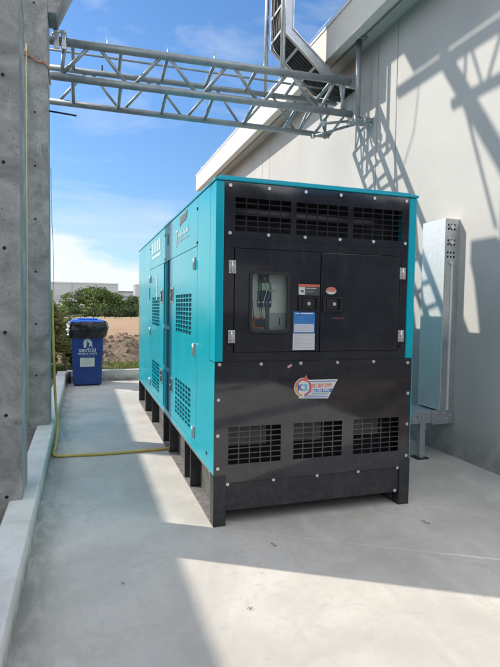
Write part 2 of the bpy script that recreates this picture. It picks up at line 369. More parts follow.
for i in range(900):
    x = random.uniform(-2.6, -1.33); y = random.uniform(-2.4, 7)
    if noise.noise(Vector((x*2, y*2, 0))) > 0.1: sp_.append((x, y, -0.06))
blades('weeds', mat('weed_leaf', (0.05, 0.09, 0.03), 0.7, var=0.3), sp_, 0.04, 0.12, 0.006, 'low dark weeds on the soil left of the kerb', 'weeds')

# ---------------------------------------------------------------- kerbs
KM = MATS['kerb_concrete']
o = MB().box(-1.28, -1.116, -8.5, 7.2, -0.3, 0.187).build('kerb', KM, bevel=0.012); tag(o, 'long pale concrete kerb running under the two columns', 'kerb')
o = MB().box(-1.114, 2.712, 7.05, 7.2, -0.3, 0.205).build('kerb', KM, bevel=0.012); tag(o, 'low concrete kerb crossing behind the blue bin', 'kerb')

# ---------------------------------------------------------------- building on the right
Bd = thing('building', (2.715, 1, 0), 'off-white building wall with overhanging roof edge on the right', 'building')
XW = 2.715; seams = [-6.395, -6.815, -2.035, -2.455, 2.325-0.21, 2.325+0.21, 6.68-0.21, 6.68+0.21, 11.04-.21]
seams = [q for q in seams if q > -1]; e = [-1.6] + sorted(seams) + [11.45]
mb = MB()
for i in range(len(e)-1): mb.box(XW, XW+0.2, e[i]+(0.006 if i else 0), e[i+1]-0.006, -0.3, 4.868)
mb.build('wall', MATS['wall_paint'], Bd, bevel=0.004)
MB().box(XW+0.015, XW+0.18, -1.58, 11.43, -0.3, 4.86).build('joint_backing', JNT, Bd)
MB().box(XW+0.2, 14, 11.3, 11.45, -0.3, 4.86).build('gable_wall', MATS['wall_paint'], Bd); MB().box(XW+0.2, 14, -1.6, -1.45, -0.3, 4.86).build('gable_wall', MATS['wall_paint'], Bd)
mb = MB(); 
fe = [-1.8, -0.3, 3.95, 8.2, 11.5]
for i in range(4): mb.box(2.3, 2.42, fe[i]+0.003, fe[i+1]-0.003, 4.79, 5.21)
mb.build('fascia', FASC, Bd, bevel=0.006)
MB().box(2.42, XW+.25, -1.8, 11.5, 4.872, 4.95).build('soffit', mat('soffit_paint', (0.50, 0.48, 0.45), 0.8, var=0.05), Bd)
MB().box(2.52, 2.535, -1.8, 11.5, 4.862, 4.871).build('soffit_strip', JNT, Bd)
MB().box(2.29, 14, -1.82, 11.52, 5.213, 5.25).build('roof', mat('roof_sheet', (0.62, 0.61, 0.58), 0.6), Bd)
# lightning conductor on the parapet
Lc = thing('lightning_conductor', (2.36, 2, 5.25), 'thin wire on small stand-offs along the roof edge', 'lightning wire')
MB().tube([(2.36, -1.7, 5.37), (2.36, 11.4, 5.37)], 0.004, 6).build('wire', BGALV, Lc)
for k in range(8): MB().tube([(2.36, -1.25+1.75*k, 5.25), (2.36, -1.25+1.75*k, 5.38)], 0.008, 6).build('stand_off', BGALV, Lc)

# ---------------------------------------------------------------- columns
def column(x0, x1, y0, y1, H, label, holes, pale):
    t_ = thing('concrete_column', ((x0+x1)/2, (y0+y1)/2, 0), label, 'column', 'concrete columns standing on the kerb')
    (MB().box(x0, x1, y0, y1, -0.3, 5.2).box(x0+.002, x1-.002, y0+.002, y1-.13, 5.201, H) if pale else MB().box(x0, x1, y0, y1, -0.3, H)).build('shaft', MATS['column_concrete'], t_, bevel=0.008)
    for (hx, hz) in holes:
        a = [(hx+0.011*math.cos(i*.785), hz+0.011*math.sin(i*.785)) for i in range(8)]
        MB().prism(a, 1, y0-0.003, y0+0.02).build('bolt_hole', DARK, t_)
    return t_
c1 = column(-1.46, -1.2, 0.34, 0.709, 7.2, 'near wide grey concrete column at the left edge', [(-1.29, .215+k*.5345) for k in range(7)], False)
c2 = column(-1.38, -1.155, 2.52, 2.86, 7.2, 'farther concrete column with copper wire tied round it', [(-1.282, .72+k*.541) for k in range(9)], True)
MB().prism([(-1.157, 4.44), (-1.07, 4.44), (-0.86, 4.90), (-0.76, 4.98), (-0.76, 5.20), (-1.157, 5.20)], 1, 2.525, 2.855).build('corbel', MATS['column_concrete'], c2, bevel=0.01)

column(-1.46, -1.2, -1.84, -1.49, 7.2, 'unseen concrete column added behind the camera for its reflected shadow', [(-1.26, 1.0), (-1.26, 2.0)], False); column(-1.46, -1.2, -4.1, -3.75, 7.2, 'unseen concrete column added farthest behind the camera for reflections', [(-1.26, 1.0), (-1.26, 2.0)], False)  # unseen columns added to give the front panel reflections some structure
# copper tie wire, rod, dangling wire on column 2
pts = []
for i in range(41):
    u = i/40*2; 
    if u < 1: p = (-1.385+0.24*u, 2.512, 3.975-0.085*u**1.5+0.012*math.sin(u*9))
    else: p = (-1.146, 2.512+0.36*(u-1), 3.89-0.03*(u-1)-0.03*math.sin((u-1)*3))
    pts.append(p)
mb = MB().tube(pts, 0.007, 6); mb.tube([(a, b2-0.004, c+0.014+0.006*math.sin(i*.9)) for i, (a, b2, c) in enumerate(pts)], 0.005, 6)
mb.tube([(-1.386, 2.508, 3.99), (-1.37, 2.49, 4.02), (-1.33, 2.495, 3.975), (-1.36, 2.5, 3.95)], 0.007, 6)
o = mb.build('tie_wire', mat('copper_wire', (0.50, 0.27, 0.17), 0.5, var=.2, vscale=30)); tag(o, 'twisted copper coloured wire tied round the farther column', 'wire')
o = MB().tube([(-1.16, 2.7, 3.515), (-1.0, 2.7, 3.507), (-0.878, 2.7, 3.50)], 0.009, 6).build('steel_rod', DARK); tag(o, 'short dark steel rod sticking out of the farther column', 'rod')
o = MB().tube([(-1.135, 2.6, 2.9), (-1.125, 2.6, 2.3), (-1.11, 2.6, 1.9), (-1.118, 2.6, 1.5), (-1.122, 2.6, 1.2)], 0.0025, 5).build('thin_wire', DARK); tag(o, 'thin dark wire hanging down beside the farther column', 'wire')
# hoses
YH = mat('yellow_hose', (0.55, 0.42, 0.11), 0.5, var=0.15, vscale=8)
def smooth(pts, n=6):
    P_ = [Vector(p) for p in pts]; out = []
    for i in range(len(P_)-1):
        p0, p1, p2, p3 = P_[max(i-1, 0)], P_[i], P_[i+1], P_[min(i+2, len(P_)-1)]
        for k in range(n):
            u = k/n; out.append(0.5*((2*p1)+(p2-p0)*u+(2*p0-5*p1+4*p2-p3)*u*u+(3*p1-p0-3*p2+p3)*u**3))
    out.append(P_[-1]); return out
hp = smooth([(-1.128, 2.60, 1.62), (-1.122, 2.59, 1.2), (-1.112, 2.62, 0.75), (-1.10, 2.66, 0.38), (-1.082, 2.66, 0.15), (-1.086, 2.45, 0.05), (-1.088, 2.2, 0.022), (-1.092, 2.02, 0.017), (-1.07, 1.935, 0.017), (-0.98, 1.915, 0.016), (-0.6, 1.885, 0.016), (-0.2, 1.90, 0.016), (0.04, 1.915, 0.02), (0.3, 1.93, 0.05)])
o = MB().tube(hp, 0.0135, 10).build('yellow_hose', YH); tag(o, 'yellow hose coming down by the column and crossing the floor under the generator', 'hose')
o = MB().tube(smooth([(-1.352, 2.497, 4.08), (-1.356, 2.49, 3.0), (-1.358, 2.497, 1.6), (-1.36, 2.49, 0.9), (-1.362, 2.5, 0.19)]), 0.0058, 8).build('yellow_hose', mat('pale_yellow_hose', (0.42, 0.40, 0.24), 0.5)); tag(o, 'thin pale yellow hose running straight up between the two columns', 'hose')
mb = MB()
for z in (1.0, 0.62): mb.tube([(-1.155+0.03*math.cos(a/8*6.283)+.035, 2.62+0.03*math.sin(a/8*6.283), z) for a in range(9)], 0.004, 5)

# ---------------------------------------------------------------- truss bridge
def lp(a, b2, x): u = (x-a[0])/(b2[0]-a[0]); return Vector(a).lerp(Vector(b2), u)
TFa, TFb = (-1.14, 2.92, 4.352), (2.50, 2.745, 4.362); BFa, BFb = (-1.14, 2.98, 3.999), (2.50, 2.80, 3.983)
BBa, BBb = (-1.17, 3.45, 3.89), (2.55, 3.27, 3.845); TBa, TBb = (-1.16, 3.42, 4.274), (2.55, 3.25, 4.285)
TR = thing('truss_bridge', (0.6, 3.1, 3.84), 'grey galvanised pipe truss spanning from the column to the wall', 'truss')
for nm, a, b2, r, xa, xb in (('f', TFa, TFb, .045, -1.45, 2.44), ('f', BFa, BFb, .043, -1.45, 2.5), ('b', BBa, BBb, .036, -1.45, 2.42), ('b', TBa, TBb, .034, -1.45, 2.5)):
    MB().tube([lp(a, b2, xa), lp(a, b2, xb)], r, 16).build('chord', TRUSS, TR)
def br(p, q, r=0.021): MB().tube([p, q], r, 10).build('brace', TRUSS, TR)
TF = lambda x: lp(TFa, TFb, x); BF = lambda x: lp(BFa, BFb, x); BB = lambda x: lp(BBa, BBb, x); TB = lambda x: lp(TBa, TBb, x)
bots = [-1.09, -0.29, 0.51, 1.27, 2.02, 2.44]; tops = [(-0.73, -0.65), (0.06, 0.13), (0.84, 0.90), (1.60, 1.65), (2.24, 2.29)]
for i, (a, b2) in enumerate(tops):
    br(BF(bots[i]+.03), TF(a)); br(TF(b2), BF(bots[i+1]-.03))
br(TF(-1.0), BF(-1.04)); br(TF(2.36), BF(2.36))
for x in (1.97, 2.42): MB().tube([BF(x), BB(x)], .016, 10).build('brace', TRUSS, TR)
for x in (-0.92, -0.398, 0.126, 0.68, 1.202, 1.75, 2.2):
    br(TF(x), TB(x)); br(BF(x), BB(x))
bb = [-1.12, -0.36, 0.42, 1.17, 1.95, 2.4]
for i in range(5):
    mid = (bb[i]+bb[i+1])/2; br(BB(bb[i]+.02), TB(mid-.02), .017); br(TB(mid+.02), BB(bb[i+1]-.02), .017)
MB().tube([(-1.5, 3.2, 4.375), (2.3, 3.06, 4.37)], 0.013, 8).build('support_rod', TRUSS, TR)
for x in (-0.55, 0.126, 0.68, 1.3): MB().tube([TF(x)+Vector((0, .03, 0)), TF(x)+Vector((0, .03, .13))], 0.006, 6).build('threaded_rod', BGALV, TR)
MB().tube([TB(-.59), TB(-.59)+Vector((0, 0, .10))], 0.011, 6).build('threaded_rod', RUB, TR)
# clamps on the left end
for dx in (-1.085, -1.01):
    mb = MB(); c0 = TF(dx)
    mb.box(dx-.022, dx+.022, c0.y-.06, c0.y-.045, c0.z-.10, c0.z+.085); mb.box(dx-.03, dx+.03, c0.y-.065, c0.y+.055, c0.z+.045, c0.z+.062)
    mb.box(dx-.03, dx+.03, c0.y-.065, c0.y+.055, c0.z-.062, c0.z-.045); mb.tube([(dx-.03, c0.y-.075, c0.z+.072), (dx+.03, c0.y-.075, c0.z+.072)], .016, 8)
    mb.build('pipe_clamp', BGALV, TR, bevel=.003)
mb = MB(); c0 = TF(-1.05); mb.tube([(-1.13, c0.y-.05, c0.z+.03), (-1.1, c0.y-.05, c0.z+.07), (-1.05, c0.y-.05, c0.z+.082), (-1.0, c0.y-.05, c0.z+.06)], .014, 8); mb.build('clamp_hook', BGALV, TR)
# lower scaffold outriggers near the wall
for (p, q) in (((2.08, 2.86, 3.83), (2.60, 2.84, 3.93)), ((2.12, 3.22, 3.78), (2.60, 2.9, 3.90)), ((2.36, 3.28, 3.80), (2.36, 3.26, 4.25))):
    MB().tube([p, q], .017, 10).build('outrigger', TRUSS, TR)
for (x, y, z) in ((2.12, 2.86, 3.838), (2.15, 3.20, 3.785)): MB().box(x-.022, x+.022, y-.026, y+.026, z-.026, z+.026).build('coupler', GALV, TR, bevel=.006)

# bracket post on the wall
WB = thing('wall_bracket', (2.5, 2.64, 3.83), 'upright steel bracket post between the truss end and the soffit', 'bracket')
MB().tube([(2.5, 2.65, 3.86), (2.5, 2.65, 4.86)], .036, 16).build('post', TRUSS, WB)
MB().box(2.42, 2.66, 2.58, 2.78, 3.840, 3.858).build('base_plate', TRUSS, WB, bevel=.003)
MB().box(2.42, 2.58, 2.57, 2.73, 4.845, 4.868).build('top_plate', TRUSS, WB, bevel=.003)
for x in (2.43, 2.57):
    for y in (2.58, 2.72): MB().tube([(x, y, 3.81), (x, y, 3.89)], .012, 6).build('bolt', SCR, WB)
MB().box(2.54, 2.712, 2.62, 2.68, 3.86, 3.90).build('wall_arm', TRUSS, WB)

# cable ladder
CL = thing('cable_ladder', (1.9, 3.25, 4.40), 'galvanised cable ladder bending down onto the truss', 'cable ladder')
path = [(1.685, 7.46), (1.685, 5.0), (2.30, 4.50), (2.70, 4.47)]
def offs(d):
    # offset polyline in XZ by d to the right/up side
    P_ = [Vector(p) for p in path]; out = []
    for i, p in enumerate(P_):
        a = (P_[i]-P_[i-1]).normalized() if i else None; c_ = (P_[i+1]-P_[i]).normalized() if i < len(P_)-1 else None
        n_ = lambda v: Vector((-v.y, v.x))
        if a is None: v = n_(c_)
        elif c_ is None: v = n_(a)
        else: v = (n_(a)+n_(c_)).normalized(); v = v/max(.5, v.dot(n_(a)))
        out.append((p.x+v.x*d, p.y+v.y*d))
    return out
def rail(y0, y1, d0, d1, nm, mt_):
    a, c_ = offs(d0), offs(d1); mb = MB()
    for i in range(3): mb.prism([a[i], a[i+1], c_[i+1], c_[i]], 1, y0, y1)
    mb.build(nm, mt_, CL)
rail(3.0, 3.006, -.065, .065, 'side_rail', GALV); rail(2.985, 3.03, .052, .066, 'rail_flange', BGALV); rail(2.985, 3.03, -.066, -.052, 'rail_flange', BGALV)
rail(3.494, 3.50, -.065, .065, 'side_rail', BGALV); rail(3.47, 3.515, -.066, -.052, 'rail_flange', BGALV)
for k in range(3):
    MB().box(1.66, 1.71, 2.99, 2.998, 5.55+k*.085, 5.585+k*.085).build('splice_bolt', DARK, CL)
def along(s0, d):
    a = offs(d)
    for i in range(3):
        L_ = math.dist(a[i], a[i+1])
        if s0 <= L_ or i == 2: u = s0/L_; return Vector((a[i][0]+(a[i+1][0]-a[i][0])*u, a[i][1]+(a[i+1][1]-a[i][1])*u)), i
        s0 -= L_
for k in range(11):
    q, i = along(0.18+k*.32, -.058); d = (Vector(path[i+1])-Vector(path[i])).normalized()
    if q.x > 2.62: continue
    MB().bar((q.x-d.x*.017, 3.25, q.y-d.y*.017), (q.x+d.x*.017, 3.25, q.y+d.y*.017), 0.485, 0.014, upv=(-d.y, 0, d.x)).build('rung', mat('rung_steel', (.45, .47, .48), .5, metal=.2), CL)
CB = mat('cable_black', (0.03, 0.03, 0.03), 0.6, var=.3, vscale=5)
for k in range(14):
    y = 3.045+k*.0315; d = -.035+random.uniform(-.004, .006) + (0.01 if k % 2 else 0); a = offs(d)
    raw = [(a[0][0], y, a[0][1])] + [(a[0][0]+random.uniform(-.006, .006), y+random.uniform(-.006, .006), a[0][1]-j*.3) for j in range(1, 8)]
    raw += [(a[1][0], y, a[1][1]+.02), (a[1][0]+.2, y+random.uniform(-.005, .005), a[1][1]-.165), (a[2][0]-.1, y, a[2][1]+.08), (a[2][0]+.05, y, a[2][1]), (2.70, y, a[3][1])]
    o = MB().tube(smooth(raw, 3), .0165, 8).build('power_cable', CB); tag(o, 'black power cable, %s from the near rail of the cable ladder' % ['first', 'second', 'third', 'fourth', 'fifth', 'sixth', 'seventh', 'eighth', 'ninth', 'tenth', 'eleventh', 'twelfth', 'thirteenth', 'fourteenth'][k], 'cable', 'black power cables bundled in the cable ladder')
for (x, y, za, zb, r, lab) in ((1.54, 3.44, 4.25, 7.4, .028, 'slim galvanised pole rising behind the truss, left of the cable ladder'), (1.588, 2.95, 4.37, 7.4, .032, 'galvanised pole rising from the truss in front of the cable ladder')):
    o = MB().tube([(x, y, za), (x, y, zb)], r, 14).build('steel_pole', BGALV); tag(o, lab, 'pole')

# ---------------------------------------------------------------- canopy frame overhead (out of frame, casts the wall shadows)
CN = thing('canopy_frame', (-1.3, 0, 7.0), 'steel canopy on top of the concrete columns above the yard', 'canopy')
CSM = mat('canopy_sheet', (0.30, 0.31, 0.31), 0.5)
MB().box(-1.2, -0.5, -5, 4.1, 7.56, 7.59).build('roof_sheet', CSM, CN); MB().box(-0.90, 0.9, 1.5, 4.7, 7.6, 7.63).build('roof_sheet', CSM, CN)  # unseen sheets, kept narrow and extended only to shade wall and fascia
MB().tube([(-1.3, -9, 7.545), (-1.3, 4.46, 7.545)], .062, 10).build('chord', TRUSS, CN)
MB().tube([(-1.3, -9, 7.06), (-1.3, 3.50, 7.06)], .05, 10).build('chord', TRUSS, CN)
for k in range(30):
    y = 3.27-k*.41
    MB().tube([(-1.3, y, 7.53), (-1.3, y-.19, 7.06)], .018, 8).build('brace', TRUSS, CN); MB().tube([(-1.3, y-.22, 7.06), (-1.3, y-.41, 7.53)], .018, 8).build('brace', TRUSS, CN)
MB().tube([(-1.3, 3.33, 7.06), (-1.3, 3.33, 7.53)], .018, 8).build('brace', TRUSS, CN)

MB().tube([(-1.3, 3.36, 7.1), (-1.3, 2.86, 5.75)], .02, 8).build('knee_brace', TRUSS, CN)
for y in (3.44, -1.3, -6): MB().box(-5.6, -0.92, y-.06, y+.06, 7.2, 7.34).build('beam', TRUSS, CN)
for x in (-.45, .85): MB().box(x-.03, x+.03, 1.4, 4.6, 7.5, 7.59).build('purlin', TRUSS, CN)
for y in (-1.2, 3.6): MB().box(-1.25, 3.5, y-.04, y+.04, 7.63, 7.71).build('rafter', TRUSS, CN); MB().box(3.42, 3.5, y-.04, y+.04, 5.24, 7.63).build('leg', TRUSS, CN)
o = MB().tube([(-1.3, 4.05, 7.5), (-1.3, 4.12, 7.0), (-1.3, 4.3, 6.66)], 0.008, 6).build('hanging_rope', RUB); tag(o, 'thin rope hanging from the canopy edge overhead', 'rope')
# neighbouring building on the left (out of frame, shades the floor strip)
NB = thing('neighbouring_building', (-7, 0, 0), 'low grey building left of the yard beyond the columns', 'building')
hE = (-5.0+0.28)*-0.88
MB().box(-9, -5, -16, 9.8, -0.3, hE-.08).build('wall', mat('grey_render', (0.42, 0.42, 0.40), 0.9), NB); MB().box(-9.1, -5.0, -16.1, 9.8, hE-.08, hE).build('roof', mat('grey_roof', (0.3, 0.3, 0.3), 0.8), NB)

RB = thing('added_rear_shed', (2, -24, 0), 'long dark-roofed shed added unseen behind the camera for dark reflections', 'building')  # unseen shed put in so the generator front reflects something dark
MB().box(-14, 16, -30, -19, -.4, 6.4).build('wall', mat('shed_wall', (.09, .10, .12), .8), RB); MB().box(-14.5, 16.5, -30.5, -18.4, 6.4, 6.8).build('roof', mat('shed_roof', (.08, .09, .10), .6), RB)
for k in range(5): MB().box(-11+k*5, -8.2+k*5, -19.0, -18.97, 1.2 if k % 2 else -.3, 3.4).build('door', mat('shed_door', (.40, .40, .38) if k % 2 else (.05, .07, .09), .5) if False else mat('shed_door_%d' % (k % 2), (.34, .34, .33) if k % 2 else (.05, .07, .09), .5), RB)  # pale and dark doors added to vary the reflections
# ---------------------------------------------------------------- vertical duct and tray by the wall
DUM = mat('duct_galvanised', (.70, .72, .73), .38, metal=.45, var=.07, vscale=25)
DU = thing('cable_duct', (2.6, 1.1, 0.42), 'tall shiny galvanised cable duct cover fixed upright on the wall', 'cable duct')
MB().box(2.549, 2.555, 0.962, 1.312, 0.47, 2.36).build('front_cover', DUM, DU, bevel=.002)
us = [2.555, 2.575, 2.593, 2.611, 2.629, 2.647, 2.665, 2.683, 2.714]
vs_ = [0.47, 1.98, 2.0, 2.02, 2.04, 2.10, 2.12, 2.14, 2.16, 2.25, 2.27, 2.29, 2.31, 2.36]
MB().grid(us, vs_, lambda i, j: i in (1, 3, 5) and j in (1, 3, 5, 7, 9, 11), 1, 0.960, 0.965).build('side_plate', GALV, DU)
MB().box(2.555, 2.714, 1.307, 1.312, 0.47, 2.36).build('side_plate', GALV, DU); MB().box(2.555, 2.714, .965, 1.307, 2.352, 2.359).build('top_plate', GALV, DU)
MB().box(2.625, 2.645, 0.952, 0.9595, 0.47, 1.95).build('edge_strip', mat('bright_strip', (.75, .75, .74), .4, metal=.3), DU)
for z in (2.13, 1.93, 2.28):
    MB().tube([(2.62, .942, z), (2.62, .960, z)], .022, 10).build('bolt', SCR, DU)
HT = thing('cable_tray', (2.3, 1.1, 0), 'low horizontal galvanised cable tray on a leg behind the generator', 'cable tray')
MB().box(1.56, 2.712, 0.965, 1.315, 0.452, 0.458).build('cover', GALV, HT); MB().box(1.56, 2.56, 0.960, 0.966, 0.35, 0.462).build('side_rail', GALV, HT, bevel=.002)
MB().box(1.56, 2.56, 1.314, 1.320, 0.35, 0.462).build('side_rail', GALV, HT); MB().box(2.46, 2.71, 0.948, 0.957, 0.335, 0.475).build('splice_plate', GALV, HT, bevel=.003)
MB().box(1.56, 2.6, 0.966, 1.314, 0.352, 0.356).build('tray_floor', GALV, HT)
for x, z in ((2.30, .42), (2.34, .42), (2.5, .44), (2.54, .38), (2.6, .44), (2.62, .385), (2.665, .42), (2.48, .36)): MB().tube([(x, .935, z), (x, .949, z)], .012, 8).build('bolt', SCR, HT)
lg = MB().box(2.325, 2.385, 0.955, 0.961, 0.01, 0.35).box(2.325, 2.331, .961, 1.01, .01, .35).box(2.379, 2.385, .961, 1.01, .01, .35).build('leg', GALV, HT)
MB().box(2.29, 2.42, .93, 1.06, 0.001, .01).build('foot_plate', SKID, lg); MB().box(2.39, 2.396, .95, .99, .29, .35).build('bracket', BGALV, lg)
MB().box(1.60, 1.66, 1.0, 1.06, 0.01, 0.35).build('leg', GALV, HT)

# ---------------------------------------------------------------- generator
W, L, HB, H = 1.521, 4.73, 0.349, 2.3
G = thing('generator', (W/2, L/2, 0), 'large teal and black enclosed diesel generator on a black skid', 'generator')
# shell core (sits 12 mm inside the side panels)
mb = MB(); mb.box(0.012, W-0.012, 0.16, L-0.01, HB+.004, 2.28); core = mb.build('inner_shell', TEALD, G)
for (x0, x1) in ((0, 0.055), (1.459, W)): MB().box(x0, x1, 0, 0.155, 1.103, 2.2835).build('corner_post', TEAL, G, bevel=.006)
rim = MB().box(-0.008, W+.008, -0.012, L+.008, 2.284, 2.302).build('roof_rim', TEAL, G, bevel=.004)
MB().box(0.03, W-.03, 0.03, L-.03, 2.300, 2.325).build('roof_panel', TEAL, G, bevel=.006)
def side_plate(name, y0, y1, z0, z1, mt_=TEAL, vent=(), x0=0.0, x1=0.0115, par=G):
    us, vs_, hs = [y0], [z0], []
    for (a, b2, c_, d, nu, nv, g1, g2) in vent:
        pu = (b2-a)/nu; pv_ = (d-c_)/nv; ul = []; vl = []
        for i in range(nu): ul += [a+i*pu+g1/2, a+(i+1)*pu-g1/2]
        for j in range(nv): vl += [c_+j*pv_+g2/2, c_+(j+1)*pv_-g2/2]
        if not hs or True: us += [u for u in ul if not any(abs(u-k) < 1e-6 for k in us)]; vs_ += vl
        hs += [(ul[2*i], ul[2*i+1], vl[2*j], vl[2*j+1]) for i in range(nu) for j in range(nv)]
    us = sorted(us+[y1]); vs_ = sorted(vs_+[z1])
    def hole(i, j):
        cu_, cv = (us[i]+us[i+1])/2, (vs_[j]+vs_[j+1])/2
        return any(h[0] < cu_ < h[1] and h[2] < cv < h[3] for h in hs)
    return MB().grid(us, vs_, hole, 0, x0, x1).build(name, mt_, par)
side_plate('corner_panel', 0.155, 0.549, HB, 2.2835)
MB().box(0.0, 0.0115, 0.0, 0.155, HB, 1.10).build('corner_panel', TEAL, G)
side_plate('upper_panel', 0.555, 1.815, 1.925, 2.2835)
side_plate('upper_panel', 2.128, 3.382, 1.925, 2.2835)
post = side_plate('centre_post', 1.821, 2.122, 1.925, 2.2835, TEALP)
MB().box(-.004, .001, 1.94, 1.985, 2.08, 2.19).build('slot', mat('dark_teal_slot', (.0, .05, .09), .5), post)
side_plate('rear_panel', 3.388, 4.73, HB, 2.2835)
side_plate('sill_panel', 0.555, 3.382, HB, 0.400)
def vents(a, b2): return [(a, b2, 1.235, 1.572, 6, 9, .015, .008), (a, b2, 0.645, 0.81, 6, 4, .015, .008), (a, b2, 0.478, 0.635, 6, 4, .015, .008)]
d1 = side_plate('door', 0.557, 1.812, 0.406, 1.919, vent=vents(0.76, 1.49)); d2 = side_plate('door', 2.235, 3.380, 0.406, 1.919, vent=vents(2.54, 3.17))
# louvre backs: dark sheets standing in for the shade inside the vents
for (a, b2) in ((.72, 1.53), (2.5, 3.21)): MB().box(0.0116, 0.0119, a, b2, 0.45, 1.60).build('vent_shade_sheet', mat('dark_vent', (.004, .05, .07), .7), G)
# recess between the doors
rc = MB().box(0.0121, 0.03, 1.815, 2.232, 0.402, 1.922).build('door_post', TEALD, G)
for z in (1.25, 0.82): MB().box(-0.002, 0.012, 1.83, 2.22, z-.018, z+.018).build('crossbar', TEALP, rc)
MB().box(0.002, 0.012, 1.98, 2.06, .41, 1.92).build('mullion', TEALD, rc)
for (y, zs, par) in ((0.632, (1.795, 1.136, 0.493), d1), (3.31, (1.80, 1.15, 0.51), d2)):
    for z in zs:
        h_ = MB().box(-0.010, -0.0005, y-.024, y+.024, z-.046, z+.046).build('hinge', STN, par, bevel=.002); MB().tube([(-.013, y, z-.046), (-.013, y, z+.046)], .007, 8).build('hinge_pin', SCR, h_)
for (y, zs, par) in ((1.69, (1.573, 0.702), d1), (2.35, (1.573, 0.702), d2)):
    for z in zs:
        l_ = MB().box(-.006, -.0005, y-.065, y+.065, z-.075, z+.075).build('latch', STN, par, bevel=.002); MB().box(-.012, -.0065, y-.035, y+.035, z-.055, z+.055).build('paddle', mat('latch_black', (.02, .02, .02), .4), l_); MB().tube([(-.017, y, z), (-.0125, y, z)], .013, 10).build('keyhole', SCR, l_)
for (y, z) in ((.565, 2.197), (.565, 1.945), (.20, .448), (2.15, 2.2), (2.15, 1.95), (3.36, 2.18), (4.45, .50)):
    MB().tube([(-.006, y, z), (-.0003, y, z)], .012, 8).build('screw', mat('dark_screw', (.05, .09, .11), .5), G)
MB().box(-.004, -.0005, 3.41, 3.45, 1.55, 1.70).build('rubber_stop', RUB, G)
# side lettering: grey winged badge, white wordmark, large white block letters (all illegible at this size)
gb = mat('badge_grey', (.14, .14, .14), .5); wl = mat('letter_pale', (.46, .64, .68), .5); rl = mat('letter_red', (.50, .28, .22), .5)
MB().prism([(1.30, 2.200), (1.27, 2.248), (1.05, 2.250), (0.96, 2.262), (0.99, 2.21), (1.03, 2.19), (1.24, 2.182), (1.29, 2.165)], 0, -.003, -.0003).build('badge', gb, G)
MB().prism([(1.462, 2.01), (1.446, 2.01), (1.436, 2.13), (1.452, 2.13)], 0, -.003, -.0003).build('lettering', wl, G); MB().prism([(1.50, 2.132), (1.38, 2.138), (1.38, 2.155), (1.50, 2.149)], 0, -.003, -.0003).build('lettering', wl, G)
MB().prism([(1.468, 2.004), (1.4625, 2.004), (1.4525, 2.13), (1.458, 2.13)], 0, -.003, -.0003).build('lettering_edge', rl, G)
for k in range(8):
    y0 = 1.385-k*.062
    MB().prism([(y0, 2.055+.003*k), (y0-.016, 2.055+.003*k), (y0-.026, 2.125), (y0-.010, 2.125)], 0, -.0025, -.0003).build('lettering', wl, G); MB().prism([(y0-.018, 2.083), (y0-.044, 2.083), (y0-.046, 2.10 if k % 2 else 2.12), (y0-.02, 2.10 if k % 2 else 2.12)], 0, -.0024, -.0003).build('lettering', wl, G)
MB().box(-.0027, -.0003, .88, 1.38, 2.036, 2.041).build('underline', rl, G)
for k in range(5): MB().box(-.003, -.0003, 3.22-k*.155-.125, 3.22-k*.155, 2.09, 2.225).build('lettering', wl, G)
MB().box(-.003, -.0003, 2.45, 3.22, 2.03, 2.065).build('lettering', wl, G)
for k in range(6): MB().box(-.003, -.0003, 2.74, 2.80, 1.82-k*.05-.036, 1.82-k*.05).build('lettering', wl, d2)
# right, rear sides
for (a, b2) in ((0.16, 1.6), (1.61, 3.1), (3.11, 4.72)): MB().box(W-.0115, W, a, b2, HB, 2.2835).build('side_panel', TEAL, G)
MB().box(W-.0115, W, 0.0, .155, HB, 1.10).build('side_panel', TEAL, G)
MB().box(0.0, W, L-.008, L, HB, 2.2835).build('rear_wall', TEAL, G)
# front face: black panels
def front_plate(name, x0, x1, z0, z1, vents_, y0, y1, mt_=BLK, par=G, bev=0.0):
    us, vs_, hs = [x0, x1], [z0, z1], []
    for n_, (a, b2, c_, d, nu, nv, g1, g2) in enumerate(vents_):
        pu = (b2-a+g1)/nu; pv_ = (d-c_+g2)/nv
        ul = [(a+i*pu, a+(i+1)*pu-g1) for i in range(nu)]; vl = [(c_+j*pv_, c_+(j+1)*pv_-g2) for j in range(nv)]
        for q in ul: us += list(q)
        if n_ == 0:
            for q in vl: vs_ += list(q)
        hs += [(p[0], p[1], q[0], q[1]) for p in ul for q in vl]
    us.sort(); vs_.sort()
    def hole(i, j):
        cu_, cv = (us[i]+us[i+1])/2, (vs_[j]+vs_[j+1])/2
        return any(h[0] < cu_ < h[1] and h[2] < cv < h[3] for h in hs)
    return MB().grid(us, vs_, hole, 1, y0, y1).build(name, mt_, par)
top = front_plate('louvre_panel', .0565, 1.4575, 1.917, 2.2825, [(a, b2, 1.965, 2.182, 5, 6, .008, .008) for a, b2 in ((.13, .523), (.563, .955), (.998, 1.397))], .004, .008)
low = front_plate('lower_panel', .004, 1.512, .292, 1.1025, [(a, b2, .415, .667, 5, 7, .007, .007) for a, b2 in ((.099, .474), (.568, .944), (1.036, 1.414))], -.004, -.0005)
MB().box(.001, .0039, -.004, .1, .352, 1.1).build('side_fold', BLK, low)
